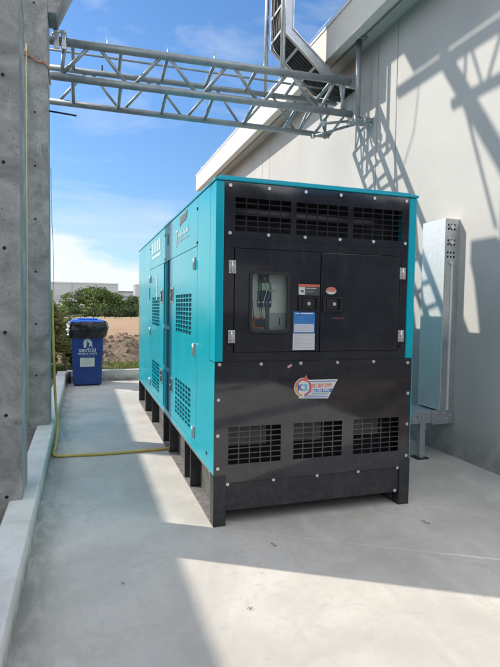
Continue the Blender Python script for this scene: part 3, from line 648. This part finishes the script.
# dark compartment behind louvres
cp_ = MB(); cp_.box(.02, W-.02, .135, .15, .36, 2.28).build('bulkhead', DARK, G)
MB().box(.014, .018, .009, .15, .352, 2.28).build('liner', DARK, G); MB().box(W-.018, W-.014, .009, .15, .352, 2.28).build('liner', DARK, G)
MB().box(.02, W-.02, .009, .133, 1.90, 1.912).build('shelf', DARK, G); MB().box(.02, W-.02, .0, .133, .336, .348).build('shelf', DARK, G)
MB().tube([(.06, .075, 2.105), (1.2, .075, 2.09)], .022, 10).build('inner_pipe', BAF, top)
for (a, b2) in ((.06, .385), (.58, .80), (1.0, 1.27)): MB().box(a, b2, .045, .05, .528 if a < .9 else .545, .72).build('baffle', BAF, low)
# door frame: flat ring with the doors set proud
mb = MB(); mb.grid([.0565, .126, 1.396, 1.4575], [1.103, 1.164, 1.856, 1.916], lambda i, j: (i, j) == (1, 1), 1, .006, .010); mb.build('door_frame', BLK, G)
MB().grid([.127, .22, .535, 1.395], [1.165, 1.28, 1.72, 1.855], lambda i, j: (i, j) == (1, 1), 1, .020, .024).build('door_gap', DARK, G)
WX0, WX1, WZ0, WZ1 = .247, .508, 1.312, 1.692
def rrect(x0, x1, z0, z1, r, n=5):
    out = []
    for cx, cz, a0 in ((x1-r, z1-r, 0), (x0+r, z1-r, 90), (x0+r, z0+r, 180), (x1-r, z0+r, 270)):
        for k in range(n+1): a = math.radians(a0+90*k/n); out.append((cx+r*math.cos(a), cz+r*math.sin(a)))
    return out
dl = MB().grid([.132, WX0, WX1, .750], [1.168, WZ0, WZ1, 1.852], lambda i, j: (i, j) == (1, 1), 1, .001, .018).build('door', BLK, G)
dr = MB().box(.757, 1.390, .001, .018, 1.168, 1.852).build('door', BLK, G, bevel=.003)
o_, i_ = rrect(.232, .523, 1.296, 1.708, .035), rrect(.252, .503, 1.317, 1.687, .022)
mb = MB(); n_ = len(o_)
for y in (-.009, .0005):
    mb.v += [(x, y, z) for x, z in o_] + [(x, y, z) for x, z in i_]
for k in range(n_):
    k2 = (k+1) % n_; mb.f += [[k, k2, n_+k2, n_+k], [2*n_+k, 3*n_+k, 3*n_+k2, 2*n_+k2], [k, 2*n_+k, 2*n_+k2, k2], [n_+k, n_+k2, 3*n_+k2, 3*n_+k]]; mb.sm += [False]*4
mb.build('window_seal', RUB, dl)
gm = bpy.data.materials.new('window_glass'); gm.use_nodes = True; b = gm.node_tree.nodes['Principled BSDF']; b.inputs['Base Color'].default_value = (.9, .93, .92, 1); b.inputs['Transmission Weight'].default_value = 1; b.inputs['Roughness'].default_value = .03; b.inputs['IOR'].default_value = 1.08
t = gm.node_tree; tr = t.nodes.new('ShaderNodeBsdfTransparent'); gl = t.nodes.new('ShaderNodeBsdfGlossy'); gl.inputs['Roughness'].default_value = .03; mx_ = t.nodes.new('ShaderNodeMixShader'); mx_.inputs[0].default_value = .08
tr.inputs[0].default_value = (.88, .92, .91, 1); t.links.new(tr.outputs[0], mx_.inputs[1]); t.links.new(gl.outputs[0], mx_.inputs[2]); t.links.new(mx_.outputs[0], t.nodes['Material Output'].inputs[0])
MB().box(.248, .507, .004, .006, 1.313, 1.691).build('window_glass', gm, dl)
# control panel seen through the window
cpan = MB().box(.18, .60, .060, .07, 1.25, 1.76).build('control_panel', mat('panel_cream', (.62, .62, .56), .55, var=.08, vscale=6), G)
def cb(nm, x0, x1, z0, z1, c_, y=.052, r=.5): MB().box(x0+.018, x1+.018, y, .0595, z0, z1).build(nm, mat(nm+'_%d' % int(c_[0]*1000), c_, r, var=.1, vscale=40), cpan)
cb('wiring_duct', .292, .372, 1.56, 1.70, (.05, .055, .06)); cb('controller_screen', .297, .372, 1.582, 1.632, (.35, .5, .38), .047); cb('meter', .385, .420, 1.588, 1.630, (.55, .58, .60), .047)
cb('breaker_block', .292, .39, 1.47, 1.575, (.02, .045, .075), .048); cb('orange_breaker', .262, .335, 1.325, 1.40, (.75, .20, .05), .042); cb('breaker_toggle', .275, .345, 1.335, 1.39, (.03, .03, .035), .036)
cb('cable_trunk', .347, .378, 1.32, 1.47, (.08, .08, .085)); cb('lower_panel_plate', .378, .51, 1.30, 1.43, (.38, .39, .39), .055); cb('slot_mark', .452, .458, 1.345, 1.395, (.03, .03, .03), .052)
for k in range(4): cb('indicator', .296+.026*k, .305+.026*k, 1.497, 1.507, (.75, .8, .85), .044)
for k in range(6): MB().tube(smooth([(.268+k*.02, .045, 1.68), (.262+k*.025+random.uniform(-.02, .02), .040, 1.6), (.27+k*.02, .042, 1.5), (.275+k*.018+random.uniform(-.02, .02), .038, 1.42), (.29+k*.015, .045, 1.33)]), .0028, 5).build('control_wire', mat(('wire_black', 'wire_white', 'wire_grey')[k % 3], ((.02, .02, .02), (.6, .6, .6), (.2, .2, .22))[k % 3], .5), cpan)
MB().tube([(.45, .050, 1.345), (.45, .055, 1.345)], .008, 10).build('key', SCR, cpan)
# hinges, latches, locks
for (x, par) in ((.111, dl), (1.409, dr)):
    for z in (1.729, 1.271):
        h_ = MB().box(x-.024, x+.024, -.010, -.0003, z-.042, z+.042).build('hinge', STN, par, bevel=.002); MB().tube([(x, -.013, z-.042), (x, -.013, z+.042)], .006, 8).build('hinge_pin', SCR, h_)
        for dx in (-.014, .014):
            for dz in (-.025, .025): MB().tube([(x+dx, -.0125, z+dz), (x+dx, -.0102, z+dz)], .004, 6).build('screw', mat('hinge_screw', (.2, .2, .2), .4, metal=.5), h_)
LB = mat('latch_plastic', (.010, .010, .011), .35)
for (x0, x1, par, kx) in ((.586, .742, dl, .662), (.769, .920, dr, .857)):
    l_ = MB().grid([x0, x0+.022, x1-.018, x1], [1.445, 1.457, 1.535, 1.546], lambda i, j: (i, j) == (1, 1), 1, -.012, .0005).build('latch', LB, par)
    MB().box(x0+.028, x1-.04, -.008, .0005, 1.460, 1.530).build('paddle', LB, l_, bevel=.003); MB().tube([(kx, -.013, 1.497), (kx, -.0085, 1.497)], .013, 14).build('keyhole', SCR, l_)
for x in (.089, 1.419): MB().tube([(x, -.008, 1.192), (x, .005, 1.192)], .011, 10).build('quarter_lock', RUB, G)
# screws
for x in (.094, .362, .628, .895, 1.163, 1.429):
    for z in (2.256, 1.949): MB().tube([(x, -.003, z), (x, .0035, z)], .0115, 10).build('screw', SCR, top)
for (x, z) in [(.032, 1.088), (.321, 1.086), (.611, 1.086), (.894, 1.086), (1.185, 1.086), (1.475, 1.072), (.027, .854), (.025, .615), (.027, .395), (1.484, .844), (1.484, .612), (1.485, .374)]:
    MB().tube([(x, -.011, z), (x, -.0045, z)], .0115, 10).build('screw', SCR, low)
# stickers
def stk(nm, poly, c_, y=-.0005, th=.0008, par=dl, r=.45): return MB().prism(poly, 1, y-th, y).build(nm, mat('ink_%d_%d_%d' % tuple(int(k*100) for k in c_), c_, r), par)
R4 = lambda x0, x1, z0, z1: [(x0, z0), (x1, z0), (x1, z1), (x0, z1)]
wn = stk('warning_label', R4(.585, .746, 1.554, 1.630), (.05, .05, .055)); stk('label_band', R4(.585, .746, 1.613, 1.630), (.55, .13, .09), -.0014, par=wn); stk('label_picture', R4(.588, .635, 1.557, 1.610), (.55, .56, .58), -.0014, par=wn)
stk('pictogram', [(.6, 1.58), (.61, 1.592), (.622, 1.588), (.628, 1.575), (.612, 1.578)], (.04, .04, .04), -.0023, par=wn); stk('text_line', R4(.642, .72, 1.600, 1.606), (.5, .5, .5), -.0014, par=wn)
for k in range(3): stk('text_line', R4(.642, .71-.01*k, 1.588-k*.009, 1.5905-k*.009), (.22, .22, .22), -.0014, par=wn)
el = [(.835+.041*math.cos(a*.2618), 1.590+.026*math.sin(a*.2618)) for a in range(24)]
ov = stk('oval_sticker', el, (.55, .55, .55), .0005, par=dr); stk('red_half', [p for p in el if p[1] >= 1.589], (.52, .15, .11), -.0004, par=ov); stk('text_line', R4(.80, .868, 1.584, 1.588), (.5, .12, .1), -.0004, par=ov)
bl = stk('blue_notice', R4(.552, .714, 1.294, 1.441), (.025, .16, .45)); stk('text_line', R4(.565, .60, 1.426, 1.432), (.5, .6, .7), -.0014, par=bl); stk('text_line', R4(.607, .70, 1.425, 1.434), (.6, .66, .72), -.0014, par=bl)
for k in range(4): stk('text_line', R4(.565, .66-.02*(k % 3), 1.408-k*.014, 1.411-k*.014), (.12, .3, .6), -.0014, par=bl)
wp_ = stk('white_block', R4(.56, .706, 1.300, 1.357), (.52, .55, .60), -.0014, par=bl)
for k in range(4): stk('text_line', R4(.567, .70-.02*(k % 2), 1.345-k*.012, 1.347-k*.012), (.33, .36, .45), -.0024, par=bl)
wn2 = stk('white_notice', R4(.551, .716, 1.177, 1.291), (.50, .53, .55), -.0007)
for k in range(7): stk('text_line', R4(.562, .62 if k % 2 else .70, 1.276-k*.014, 1.2785-k*.014), (.38, .40, .42), -.0016, par=wn2); 
stk('ghost_mark', R4(.845, .945, 1.392, 1.402), (.09, .03, .03), .0009, .0004, dr)
ps = MB(); ps.prism([(.518, 1.052), (.548, 1.068), (.542, 1.082), (.512, 1.066)], 1, -.005, -.0042).build('pink_sticker', mat('pink_paper', (.55, .30, .30), .6), low)
# supplier logo on the lower panel
lg = stk('logo_plate', [(.600, .842), (.826, .832), (.900, .966), (.640, .968)], (.60, .63, .66), -.0042, par=low)
stk('stripe', [(.655, .953), (.885, .951), (.888, .956), (.655, .958)], (.10, .14, .40), -.0052, par=lg)
stk('stripe', [(.69, .903), (.862, .900), (.848, .876), (.68, .880)], (.07, .16, .42), -.0052, par=lg)
stk('stripe', [(.64, .847), (.822, .840), (.826, .846), (.64, .853)], (.10, .14, .40), -.0052, par=lg)
OR = mat('orange_ink', (.60, .20, .10), .5)
text_mesh('083 809 5999', .692, .912, .040, -.0055, 'phone_number', OR, lg, sx=.72, shear=.2)
text_mesh('062 295 9994', .690, .881, .026, -.0065, 'phone_number', WHT, lg, sx=1.0, shear=.2)
stk('text_line', R4(.70, .83, .866, .872), (.15, .35, .20), -.0052, par=lg); stk('text_line', R4(.67, .82, .856, .860), (.15, .18, .40), -.0052, par=lg)
ring = lambda cx, cz, r0, r1, a0, a1, n=20: [(cx+r1*math.cos(math.radians(a0+(a1-a0)*k/n)), cz+r1*math.sin(math.radians(a0+(a1-a0)*k/n))) for k in range(n+1)] + [(cx+r0*math.cos(math.radians(a1-(a1-a0)*k/n)), cz+r0*math.sin(math.radians(a1-(a1-a0)*k/n))) for k in range(n+1)]
cxl, czl = .634, .916
stk('logo_disc', [(cxl+.068*math.cos(k*.2618), czl+.068*math.sin(k*.2618)) for k in range(24)], (.60, .63, .66), -.0050, par=lg)
def arc(nm, a0, a1, c_):
    mb = MB(); n = 14
    for y in (-.0068, -.0058):
        for k in range(n+1):
            a = math.radians(a0+(a1-a0)*k/n)
            for r in (.047, .063): mb.v.append((cxl+r*math.cos(a), y, czl+r*math.sin(a)))
    for k in range(n): mb.f.append([2*k, 2*k+1, 2*k+3, 2*k+2]); mb.sm.append(False)
    mb.build(nm, mat('ink_arc_%d' % a0, c_, .5), lg)
arc('logo_arc', 75, 175, (.58, .12, .08)); arc('logo_arc', 175, 265, (.62, .33, .08)); arc('logo_arc', -80, 40, (.45, .10, .12))
stk('arrow_head', [(.628, .965), (.655, 1.003), (.678, .950)], (.58, .12, .08), -.0058, par=lg)
text_mesh('K', .590, .895, .062, -.0072, 'logo_letter', mat('navy_ink', (.06, .10, .28), .5), lg); text_mesh('3', .632, .895, .062, -.0076, 'logo_letter', mat('cyan_ink', (.10, .42, .52), .5), lg, sx=1.2)
# skid
SK = MB()
SK.box(.0875, 1.432, .006, .020, .098, .289); sk = SK.build('skid_front', SKID, G, bevel=.004)
for (x, z) in ((.098, .289), (.426, .290), (.756, .290), (1.085, .290), (1.416, .290), (1.40, .118)): MB().tube([(x, -.004, z-.006), (x, .006, z-.006)], .012, 10).build('screw', SCR, sk)
for (x0, x1) in ((0.0, .0868), (1.4325, W)): MB().box(x0, x1, -.006, .085, 0.0, .3495 if x0 else .349).build('foot', SKID, G, bevel=.004)
for (x0, xw_, x1) in ((0.0, .085, 1), (W, W-.085, -1)):
    a_, b_ = sorted((x0, xw_)); MB().box(a_, b_, .086, L, .333, .3485).build('top_flange', FLG if x1 == 1 else SKID, G)
    MB().box(a_, b_, .086, L, .0, .014).build('bottom_flange', FLG if x1 == 1 else SKID, G)
    c0_, c1_ = sorted((xw_, xw_+.01*x1)); MB().box(c0_, c1_, .086, L, .014, .333).build('web', mat('skid_web', (.10, .098, .095), .6, var=.3, vscale=10), G)  # web greyed as well, sunlit tone put in the colour
    for (ya, yb) in ((.76, .775), (1.00, 1.02), (1.78, 1.80), (2.2, 2.22), (3.15, 3.17), (3.86, 3.88), (4.70, 4.72)):
        MB().box(a_+.002, b_, ya, yb, .0145, .3325).build('gusset', SKID, G)
for y in (1.78, 3.15, 4.6): MB().box(.1, W-.1, y, y+.1, .05, .33).build('crossmember', SKID, G)
MB().box(.02, .05, 1.02, 1.05, .06, .075).build('bolt', RUB, G)
MB().box(.1, W-.1, .15, L-.05, .335, .347).build('base_plate', SKID, G)

# ---------------------------------------------------------------- bin
BN = thing('wheelie_bin', (-.74, 6.7, 0), 'blue wheelie bin by the far kerb with its lid on a black liner', 'bin')
BL = mat('bin_blue', (.010, .045, .215), .42, var=.2, vscale=6, bump=.1, bscale=30); BLL = mat('bin_lid_blue', (.02, .13, .60), .38)
def taper(x0, x1, y0, y1, z0, X0, X1, Y0, Y1, z1):
    mb = MB(); mb.v = [(x0, y0, z0), (x1, y0, z0), (x1, y1, z0), (x0, y1, z0), (X0, Y0, z1), (X1, Y0, z1), (X1, Y1, z1), (X0, Y1, z1)]
    mb.f = [[0, 3, 2, 1], [4, 5, 6, 7], [0, 1, 5, 4], [1, 2, 6, 5], [2, 3, 7, 6], [3, 0, 4, 7]]; mb.sm = [False]*6; return mb
taper(-.985, -.495, 6.45, 6.95, .015, -1.02, -.455, 6.38, 7.0, 1.0).build('body', BL, BN, bevel=.025)
MB().box(-1.035, -.44, 6.36, 7.02, .965, 1.01).build('rim', BL, BN, bevel=.012)
for k in range(4): MB().box(-.93+k*.115, -.915+k*.115, 6.378, 6.388, .905, .965).build('rim_rib', BL, BN)
# lid
lid = taper(-1.04, -.445, 6.34, 7.03, 1.155, -1.01, -.475, 6.38, 7.0, 1.20).build('lid', BLL, BN, bevel=.018)
MB().box(-.90, -.56, 6.45, 6.85, 1.198, 1.225).build('lid_ridge', BLL, lid, bevel=.012)
MB().tube([(-1.0, 7.06, 1.13), (-.48, 7.06, 1.13)], .018, 10).build('handle', BLL, BN)
for x in (-1.065, -.505):
    w_ = MB().tube([(x-.02, 6.88, .10), (x+.03, 6.88, .10)], .10, 20).build('wheel', RUB, BN)
MB().tube([(-1.03, 6.88, .10), (-.46, 6.88, .10)], .012, 8).build('axle', SCR, BN)
# printing on the bin
def onb(z): return 6.45-.07*(z-.015)/.985
wb = mat('bin_print', (.50, .55, .60), .6)
mb = MB(); y = onb(.75)-.006
mb.prism([(-.80, .70), (-.81, .79), (-.79, .84), (-.75, .86), (-.745, .80), (-.76, .70)], 1, y-.004, y); mb.prism([(-.75, .865), (-.70, .855), (-.66, .80), (-.655, .70), (-.68, .735), (-.70, .72), (-.715, .70), (-.705, .78), (-.735, .80)], 1, y-.0055, y); mb.build('recycling_figure', wb, BN)
text_mesh('ขยะทั่วไป', -.74, .625, .085, onb(.64)-.006, 'bin_text', wb, BN, align='CENTER'); text_mesh('GENERAL WASTE', -.74, .575, .042, onb(.58)-.006, 'bin_text', wb, BN, align='CENTER')
MB().box(-.87, -.61, onb(.55)-.008, onb(.55)-.004, .546, .550).build('bin_text', wb, BN)
st_ = MB().box(-.865, -.615, onb(.45)-.012, onb(.45)-.004, .355, .515).build('white_sticker', mat('sticker_paper', (.55, .57, .56), .6, var=.08, vscale=20), BN)
for k in range(3): MB().box(-.84, -.64-.03*k, onb(.45)-.0135, onb(.45)-.0122, .47-k*.035, .478-k*.035).build('text_line', mat('faded_ink', (.38, .40, .38), .6), st_)
# liner bag folded over the rim, bulging
mb = MB(); nu, nv = 64, 12
for j in range(nv+1):
    v = j/nv
    for i in range(nu):
        a = 2*math.pi*i/nu; ca, sa = math.cos(a), math.sin(a)
        k = 1/max(abs(ca), abs(sa))**.82
        cx_, cy_ = -.735, 6.69; bulge = 1 + .10*math.sin(v*math.pi) + .14*max(0, ca)*v*(1.15-v)*2
        n_ = noise.fractal(Vector((ca*3.2, sa*3.2, v*2.2)), 1, 2, 4)*.045
        rx, ry = .30*k*bulge+n_, .345*k*bulge+n_
        z = .90 + .27*v + .035*noise.noise(Vector((ca*4, sa*4, 7)))*(1-v) + (.06 if False else 0) - .05*(1-v)*max(0, -sa)*.5
        mb.v.append((cx_+ca*rx, cy_+sa*ry, z))
for j in range(nv):
    for i in range(nu): mb.f.append([j*nu+i, j*nu+(i+1) % nu, (j+1)*nu+(i+1) % nu, (j+1)*nu+i]); mb.sm.append(True)
o = mb.build('bin_liner', mat('black_plastic_bag', (.010, .010, .011), .28, bump=.9, bscale=11, bdist=.03)); tag(o, 'black plastic bag folded over the rim of the blue bin', 'bin bag')
mb = MB(); nn = 12
for a in range(nn):
    for b2 in range(nn):
        q = Vector((-1.045, 6.34, .93)) + Vector((.05*noise.noise(Vector((a*.55, b2*.55, 1)))*2-.02*math.sin(b2*.5), .34*a/nn+.04*noise.noise(Vector((a*.6, b2*.6, 4))), .25*b2/nn+.05*noise.noise(Vector((a*.5, b2*.5, 8)))))
        mb.v.append(tuple(q))
for a in range(nn-1):
    for b2 in range(nn-1): mb.f.append([a*nn+b2, (a+1)*nn+b2, (a+1)*nn+b2+1, a*nn+b2+1]); mb.sm.append(False)
o = mb.build('clear_plastic_bag', mat('clear_plastic', (.62, .64, .68), .3), fixn=False); tag(o, 'crumpled clear plastic bag caught at the left of the bin lid', 'plastic bag')

# ---------------------------------------------------------------- vegetation
def leafmat(name, c1, c2, sc=1.0, tr=.25):
    mm, t, b, P = base(name, .6)
    g = nd(t, 'ShaderNodeNewGeometry'); r = mixc(t, ramp(t, nz(t, P, sc, 3), .35, .65), c1, c2)
    q = nd(t, 'ShaderNodeHueSaturation'); t.links.new(r, q.inputs['Color']); t.links.new(ramp(t, g.outputs['Random Per Island'], 0, 1, .6, 1.4), q.inputs['Value'])
    t.links.new(q.outputs[0], b.inputs['Base Color']); b.inputs['Transmission Weight'].default_value = 0
    td = nd(t, 'ShaderNodeBsdfTranslucent'); t.links.new(q.outputs[0], td.inputs[0]); ms = nd(t, 'ShaderNodeMixShader'); ms.inputs[0].default_value = tr
    t.links.new(b.outputs[0], ms.inputs[1]); t.links.new(td.outputs[0], ms.inputs[2]); t.links.new(ms.outputs[0], t.nodes['Material Output'].inputs[0]); return mm
def leaf(mb, p, s, d=None):
    d = d or Vector((random.gauss(0, 1), random.gauss(0, 1), random.gauss(0, 1))).normalized(); a = d.orthogonal().normalized(); a.rotate(Matrix.Rotation(random.uniform(0, 6.28), 3, d)); w_ = a*s*.5
    k = len(mb.v); n_ = d.cross(a)*s*.12
    mb.v += [tuple(p-d*s), tuple(p+w_+n_), tuple(p+d*s), tuple(p-w_+n_)]; mb.f.append([k, k+1, k+2, k+3]); mb.sm.append(False)
def crown(lobes, n, s, gap=.0):
    mb = MB(); tot = sum(l[3]*l[4] for l in lobes)
    for (x, y, z, rx, rz) in lobes:
        for _ in range(int(n*rx*rz/tot)):
            v = Vector((random.gauss(0, 1), random.gauss(0, 1), random.gauss(0, 1))).normalized()*random.uniform(.45, 1.0)**.6
            v *= 1+.28*noise.noise(v*2.3+Vector((x, y, z)))
            if v.z < -.55: v.z *= .6
            leaf(mb, Vector((x+v.x*rx, y+v.y*rx, z+v.z*rz)), s*random.uniform(.6, 1.3))
    return mb
LT = leafmat('rain_tree_leaf', (.05, .085, .018), (.12, .165, .035), .25); BARK = mat('bark', (.12, .095, .07), .9, var=.3)
def tree(x, y, w_, h, base_z, n, s, label, lobn=9, mt_=LT, group='trees at the far side of the field', flat=.45):
    T = thing('tree', (x, y, base_z), label, 'tree', group)
    tr = MB().tube([(x, y, base_z-.3), (x+.1, y, base_z+h*.3), (x+.2, y, base_z+h*.6)], [w_*.035, w_*.028, w_*.018], 10)
    for k in range(7):
        a = k*.9+.3; tr.tube([(x+.1, y, base_z+h*.28), (x+math.cos(a)*w_*.18, y+math.sin(a)*w_*.18, base_z+h*.5), (x+math.cos(a)*w_*.36, y+math.sin(a)*w_*.36, base_z+h*.68)], [w_*.018, w_*.012, w_*.005], 6)
    tr.build('trunk', BARK, T)
    lobes = []
    for k in range(lobn):
        a = random.uniform(0, 6.28); r = random.uniform(.0, .36)*w_; lobes.append((x+math.cos(a)*r, y+math.sin(a)*r, base_z+h*(.78-.36*(r/(.36*w_))**2)+random.uniform(-.05, .05)*h-.06*h, w_*random.uniform(.14, .22), h*random.uniform(.14, .24)))
        lobes.append((x+math.cos(a)*r*1.25, y+math.sin(a)*r*1.25, base_z+h*.30, w_*.15, h*.22))
    crown(lobes, n, s).build('crown', mt_, T, fixn=False); return T
tree(1.4, 107, 15.5, 6.6, -.95, 12000, .27, 'broad domed rain tree, the largest behind the field', 14)
tree(9.6, 112, 8.5, 5.0, -.95, 5000, .24, 'lower dark tree standing right of the broad rain tree', 9)
tree(13.5, 118, 7.0, 4.6, -.95, 3500, .24, 'dark tree at the right end of the tree line, against the generator', 8)
tree(-3.6, 103, 3.6, 3.2, -.95, 2600, .22, 'small rounded tree at the left side of the broad rain tree', 6)
tree(-9.5, 112, 6.0, 3.6, -.95, 2600, .22, 'low tree left of the tree line, half hidden by the column', 6)
HG = leafmat('hedge_leaf', (.04, .07, .02), (.09, .13, .035), .6)
ORD = ['first', 'second', 'third', 'fourth', 'fifth', 'sixth', 'seventh', 'eighth', 'ninth', 'tenth', 'eleventh', 'twelfth', 'thirteenth', 'fourteenth']
for k in range(11):
    x = -4.6+k*.93+random.uniform(-.2, .2); y = 47.5+random.uniform(-1, 1); h = random.uniform(1.0, 1.35)
    T = thing('shrub', (x, y, .2), '%s green shrub from the left in the row ending the dirt field' % ORD[k], 'shrub', 'shrubs in a row at the end of the dirt field')
    MB().tube([(x, y, .1), (x, y, .8)], .04, 6).build('stem', BARK, T)
    mb = crown([(x, y, .25+h*.5, .58, h*.5), (x+.3, y, .25+h*.3, .45, h*.35), (x-.3, y, .25+h*.35, .45, h*.35)], 900, .09); mb.build('foliage', HG, T, fixn=False)
BH = leafmat('bush_leaf', (.06, .115, .025), (.26, .26, .08), 3.5, .3); PB = leafmat('pale_leaf', (.30, .24, .16), (.36, .34, .22), 5, .3)
def bush(x, y, w_, h, n, label, s=.075):
    T = thing('garden_bush', (x, y, -.06), label, 'bush', 'leafy bushes behind the kerb beside the bin')
    mb = MB()
    for k in range(9): a = k*.7; mb.tube([(x, y, -.1), (x+math.cos(a)*w_*.2, y+math.sin(a)*w_*.2, h*.5), (x+math.cos(a)*w_*.36, y+math.sin(a)*w_*.36, h*.85)], [.016, .011, .005], 6)
    mb.build('stem', BARK, T); lobes = [(x+random.uniform(-.28, .28)*w_, y+random.uniform(-.28, .28)*w_, h*random.uniform(.25, .8), w_*.24, h*.20) for _ in range(10)]
    crown(lobes, n, s).build('foliage', BH, T, fixn=False); crown(lobes[:6], n//5, s*.9).build('pale_foliage', PB, T, fixn=False)
bush(-1.62, 8.3, 1.3, 1.62, 5200, 'leafy green bush with pale leaves close behind the column'); bush(-1.0, 9.1, 1.1, 1.15, 3800, 'lower spreading bush just behind the blue bin'); bush(-2.4, 9.6, 1.4, 1.45, 3600, 'leafy bush farther back at the left, behind the column')
T = thing('palm_plant', (-1.15, 8.15, -.06), 'young palm with arching fronds behind the kerb beside the bin', 'plant'); mb = MB(); FR = leafmat('frond_leaf', (.07, .12, .03), (.30, .30, .12), 3, .3)
for k in range(17):
    a = k*2.4; L_ = random.uniform(.6, .85); up_ = random.uniform(.75, 1.45); P0 = Vector((-1.15, 8.15, .15)); prev = P0
    for q in range(1, 15):
        u = q/14; p = P0+Vector((math.cos(a)*L_*u, math.sin(a)*L_*u, up_*math.sin(u*2.1)*.95))
        d = (p-prev).normalized(); sd = d.cross(Vector((0, 0, 1))).normalized()
        for sg in (-1, 1):
            w2 = .17*(math.sin(u*2.9)+.15); t2 = p+sd*sg*w2+d*.06+Vector((0, 0, -.05)); n_ = len(mb.v)
            mb.v += [tuple(p), tuple(p+d*.022), tuple(t2)]; mb.f.append([n_, n_+1, n_+2]); mb.sm.append(False)
        prev = p
mb.build('fronds', FR, T, fixn=False); MB().tube([(-1.15, 8.15, -.1), (-1.15, 8.15, .3)], [.06, .035], 8).build('stem', BARK, T)
# small leafy weed near the kerb at lower left
T = thing('small_weed', (-1.42, -.3, -.06), 'small dark green weed by the near column base', 'plant'); mb = MB()
for k in range(26): leaf(mb, Vector((-1.42+random.uniform(-.1, .1), -.3+random.uniform(-.15, .15), random.uniform(-.02, .14))), .035)
mb.build('leaves', BH, T, fixn=False)
# rocks and clods on the bank
CLD = mat('clod', (.19, .145, .11), .95, var=.3, vscale=5, bump=.6, bscale=20, bdist=.02)
mb = MB()
for k in range(420):
    x = random.uniform(-1.5, 2.6); y = random.uniform(10.2, 13.2); r = random.uniform(.02, .10); z = hgt(x, y); n_ = len(mb.v)
    for a in range(6):
        for e_ in (-.5, .5): mb.v.append((x+r*math.cos(a*1.05)*random.uniform(.7, 1.2)*(1 if e_ < 0 else .6), y+r*math.sin(a*1.05)*random.uniform(.7, 1.2)*(1 if e_ < 0 else .6), z+r*e_*random.uniform(.7, 1.3)))
    mb.f += [[n_+2*a, n_+2*((a+1) % 6), n_+2*((a+1) % 6)+1, n_+2*a+1] for a in range(6)] + [[n_+2*a+1 for a in range(6)]]; mb.sm += [False]*7
o = mb.build('earth_clods', CLD, fixn=False); tag(o, 'clods and stones scattered over the earth bank', 'clods', kind='stuff')

# ---------------------------------------------------------------- far buildings, road
WHM = mat('warehouse_cladding', (.36, .375, .39), .6, var=.03, vscale=.1); WHM2 = mat('pale_cladding', (.62, .63, .64), .6)
Wh = thing('warehouse', (-10, 250, -1), 'long grey flat-roofed warehouse on the horizon', 'warehouse')
MB().box(-60, 15.3, 250, 310, -1.2, 11.6).build('wall', WHM, Wh); MB().box(-60.3, 15.6, 249.7, 310.3, 11.6, 12.1).build('roof', WHM2, Wh)
for x in (-15+.0, -5.5, 5): MB().box(x-.15, x+.15, 249.8, 249.99, -1, 11.6).build('wall_joint', mat('wh_joint', (.28, .29, .31), .7), Wh)
for (x0, x1, z0, z1) in ((-13, -9, 4, 6), (-4.3, -.5, 6, 8), (1, 3.5, 6, 8)): MB().box(x0, x1, 249.8, 249.99, z0, z1).build('window_band', mat('wh_band', (.30, .33, .37), .6), Wh)
MB().box(-60, 15.3, 249.85, 249.995, -1, 1.5).build('plinth', mat('wh_plinth', (.30, .31, .32), .7), Wh)
Wb = thing('warehouse', (30, 262, -1), 'low white warehouse right of the long grey one', 'warehouse'); MB().box(15.8, 60, 262, 300, -1.2, 8.2).build('wall', WHM2, Wb); MB().box(15.6, 60, 261.6, 300.3, 8.2, 8.7).build('roof', mat('wh_roof', (.30, .31, .33), .6), Wb)
MB().box(15.8, 60, 261.8, 261.99, 5.4, 6.2).build('window_band', mat('wh_band', (.30, .33, .37), .6), Wb)
Wc = thing('factory_block', (28, 245, -1), 'tall grey factory block at the far right of the skyline', 'factory'); MB().box(22.9, 34, 245, 256, -1.2, 11.4).build('wall', WHM, Wc); MB().box(22.7, 34, 244.8, 256.2, 11.4, 11.8).build('roof', WHM2, Wc)
o = MB().box(-60, 60, 128, 128.3, -1, 1.75).build('boundary_wall', mat('white_wall', (.62, .60, .56), .8)); tag(o, 'long low white boundary wall beyond the trees', 'wall')
o = MB().box(-300, 300, 140, 152, -.93, -.90).build('road', mat('far_road', (.35, .33, .30), .9)); tag(o, 'pale road beyond the boundary wall', 'road', kind='structure')

# ---------------------------------------------------------------- small debris on the floor
TW = mat('dry_twig', (.07, .05, .035), .9)
def onfloor(px): pass
for (x, y, s, lab) in ((1.42, -.34, .04, 'dry dark twig on the shaded floor near the wall'), (.30, -.36, .028, 'small dry twig in front of the generator foot'), (-.05, -.95, .018, 'tiny twig on the sunlit floor'), (-.62, -.55, .014, 'tiny dry twig in the shade of the floor')):
    mb = MB(); p0 = Vector((x, y, .004))
    for k in range(4):
        a = random.uniform(0, 6.28); mb.tube([p0, p0+Vector((math.cos(a)*s*.5, math.sin(a)*s*.5, .005)), p0+Vector((math.cos(a+.5)*s*.9, math.sin(a+.5)*s*.9, .003))], .0011, 5)
    o = mb.build('twig', TW); tag(o, lab, 'twig')
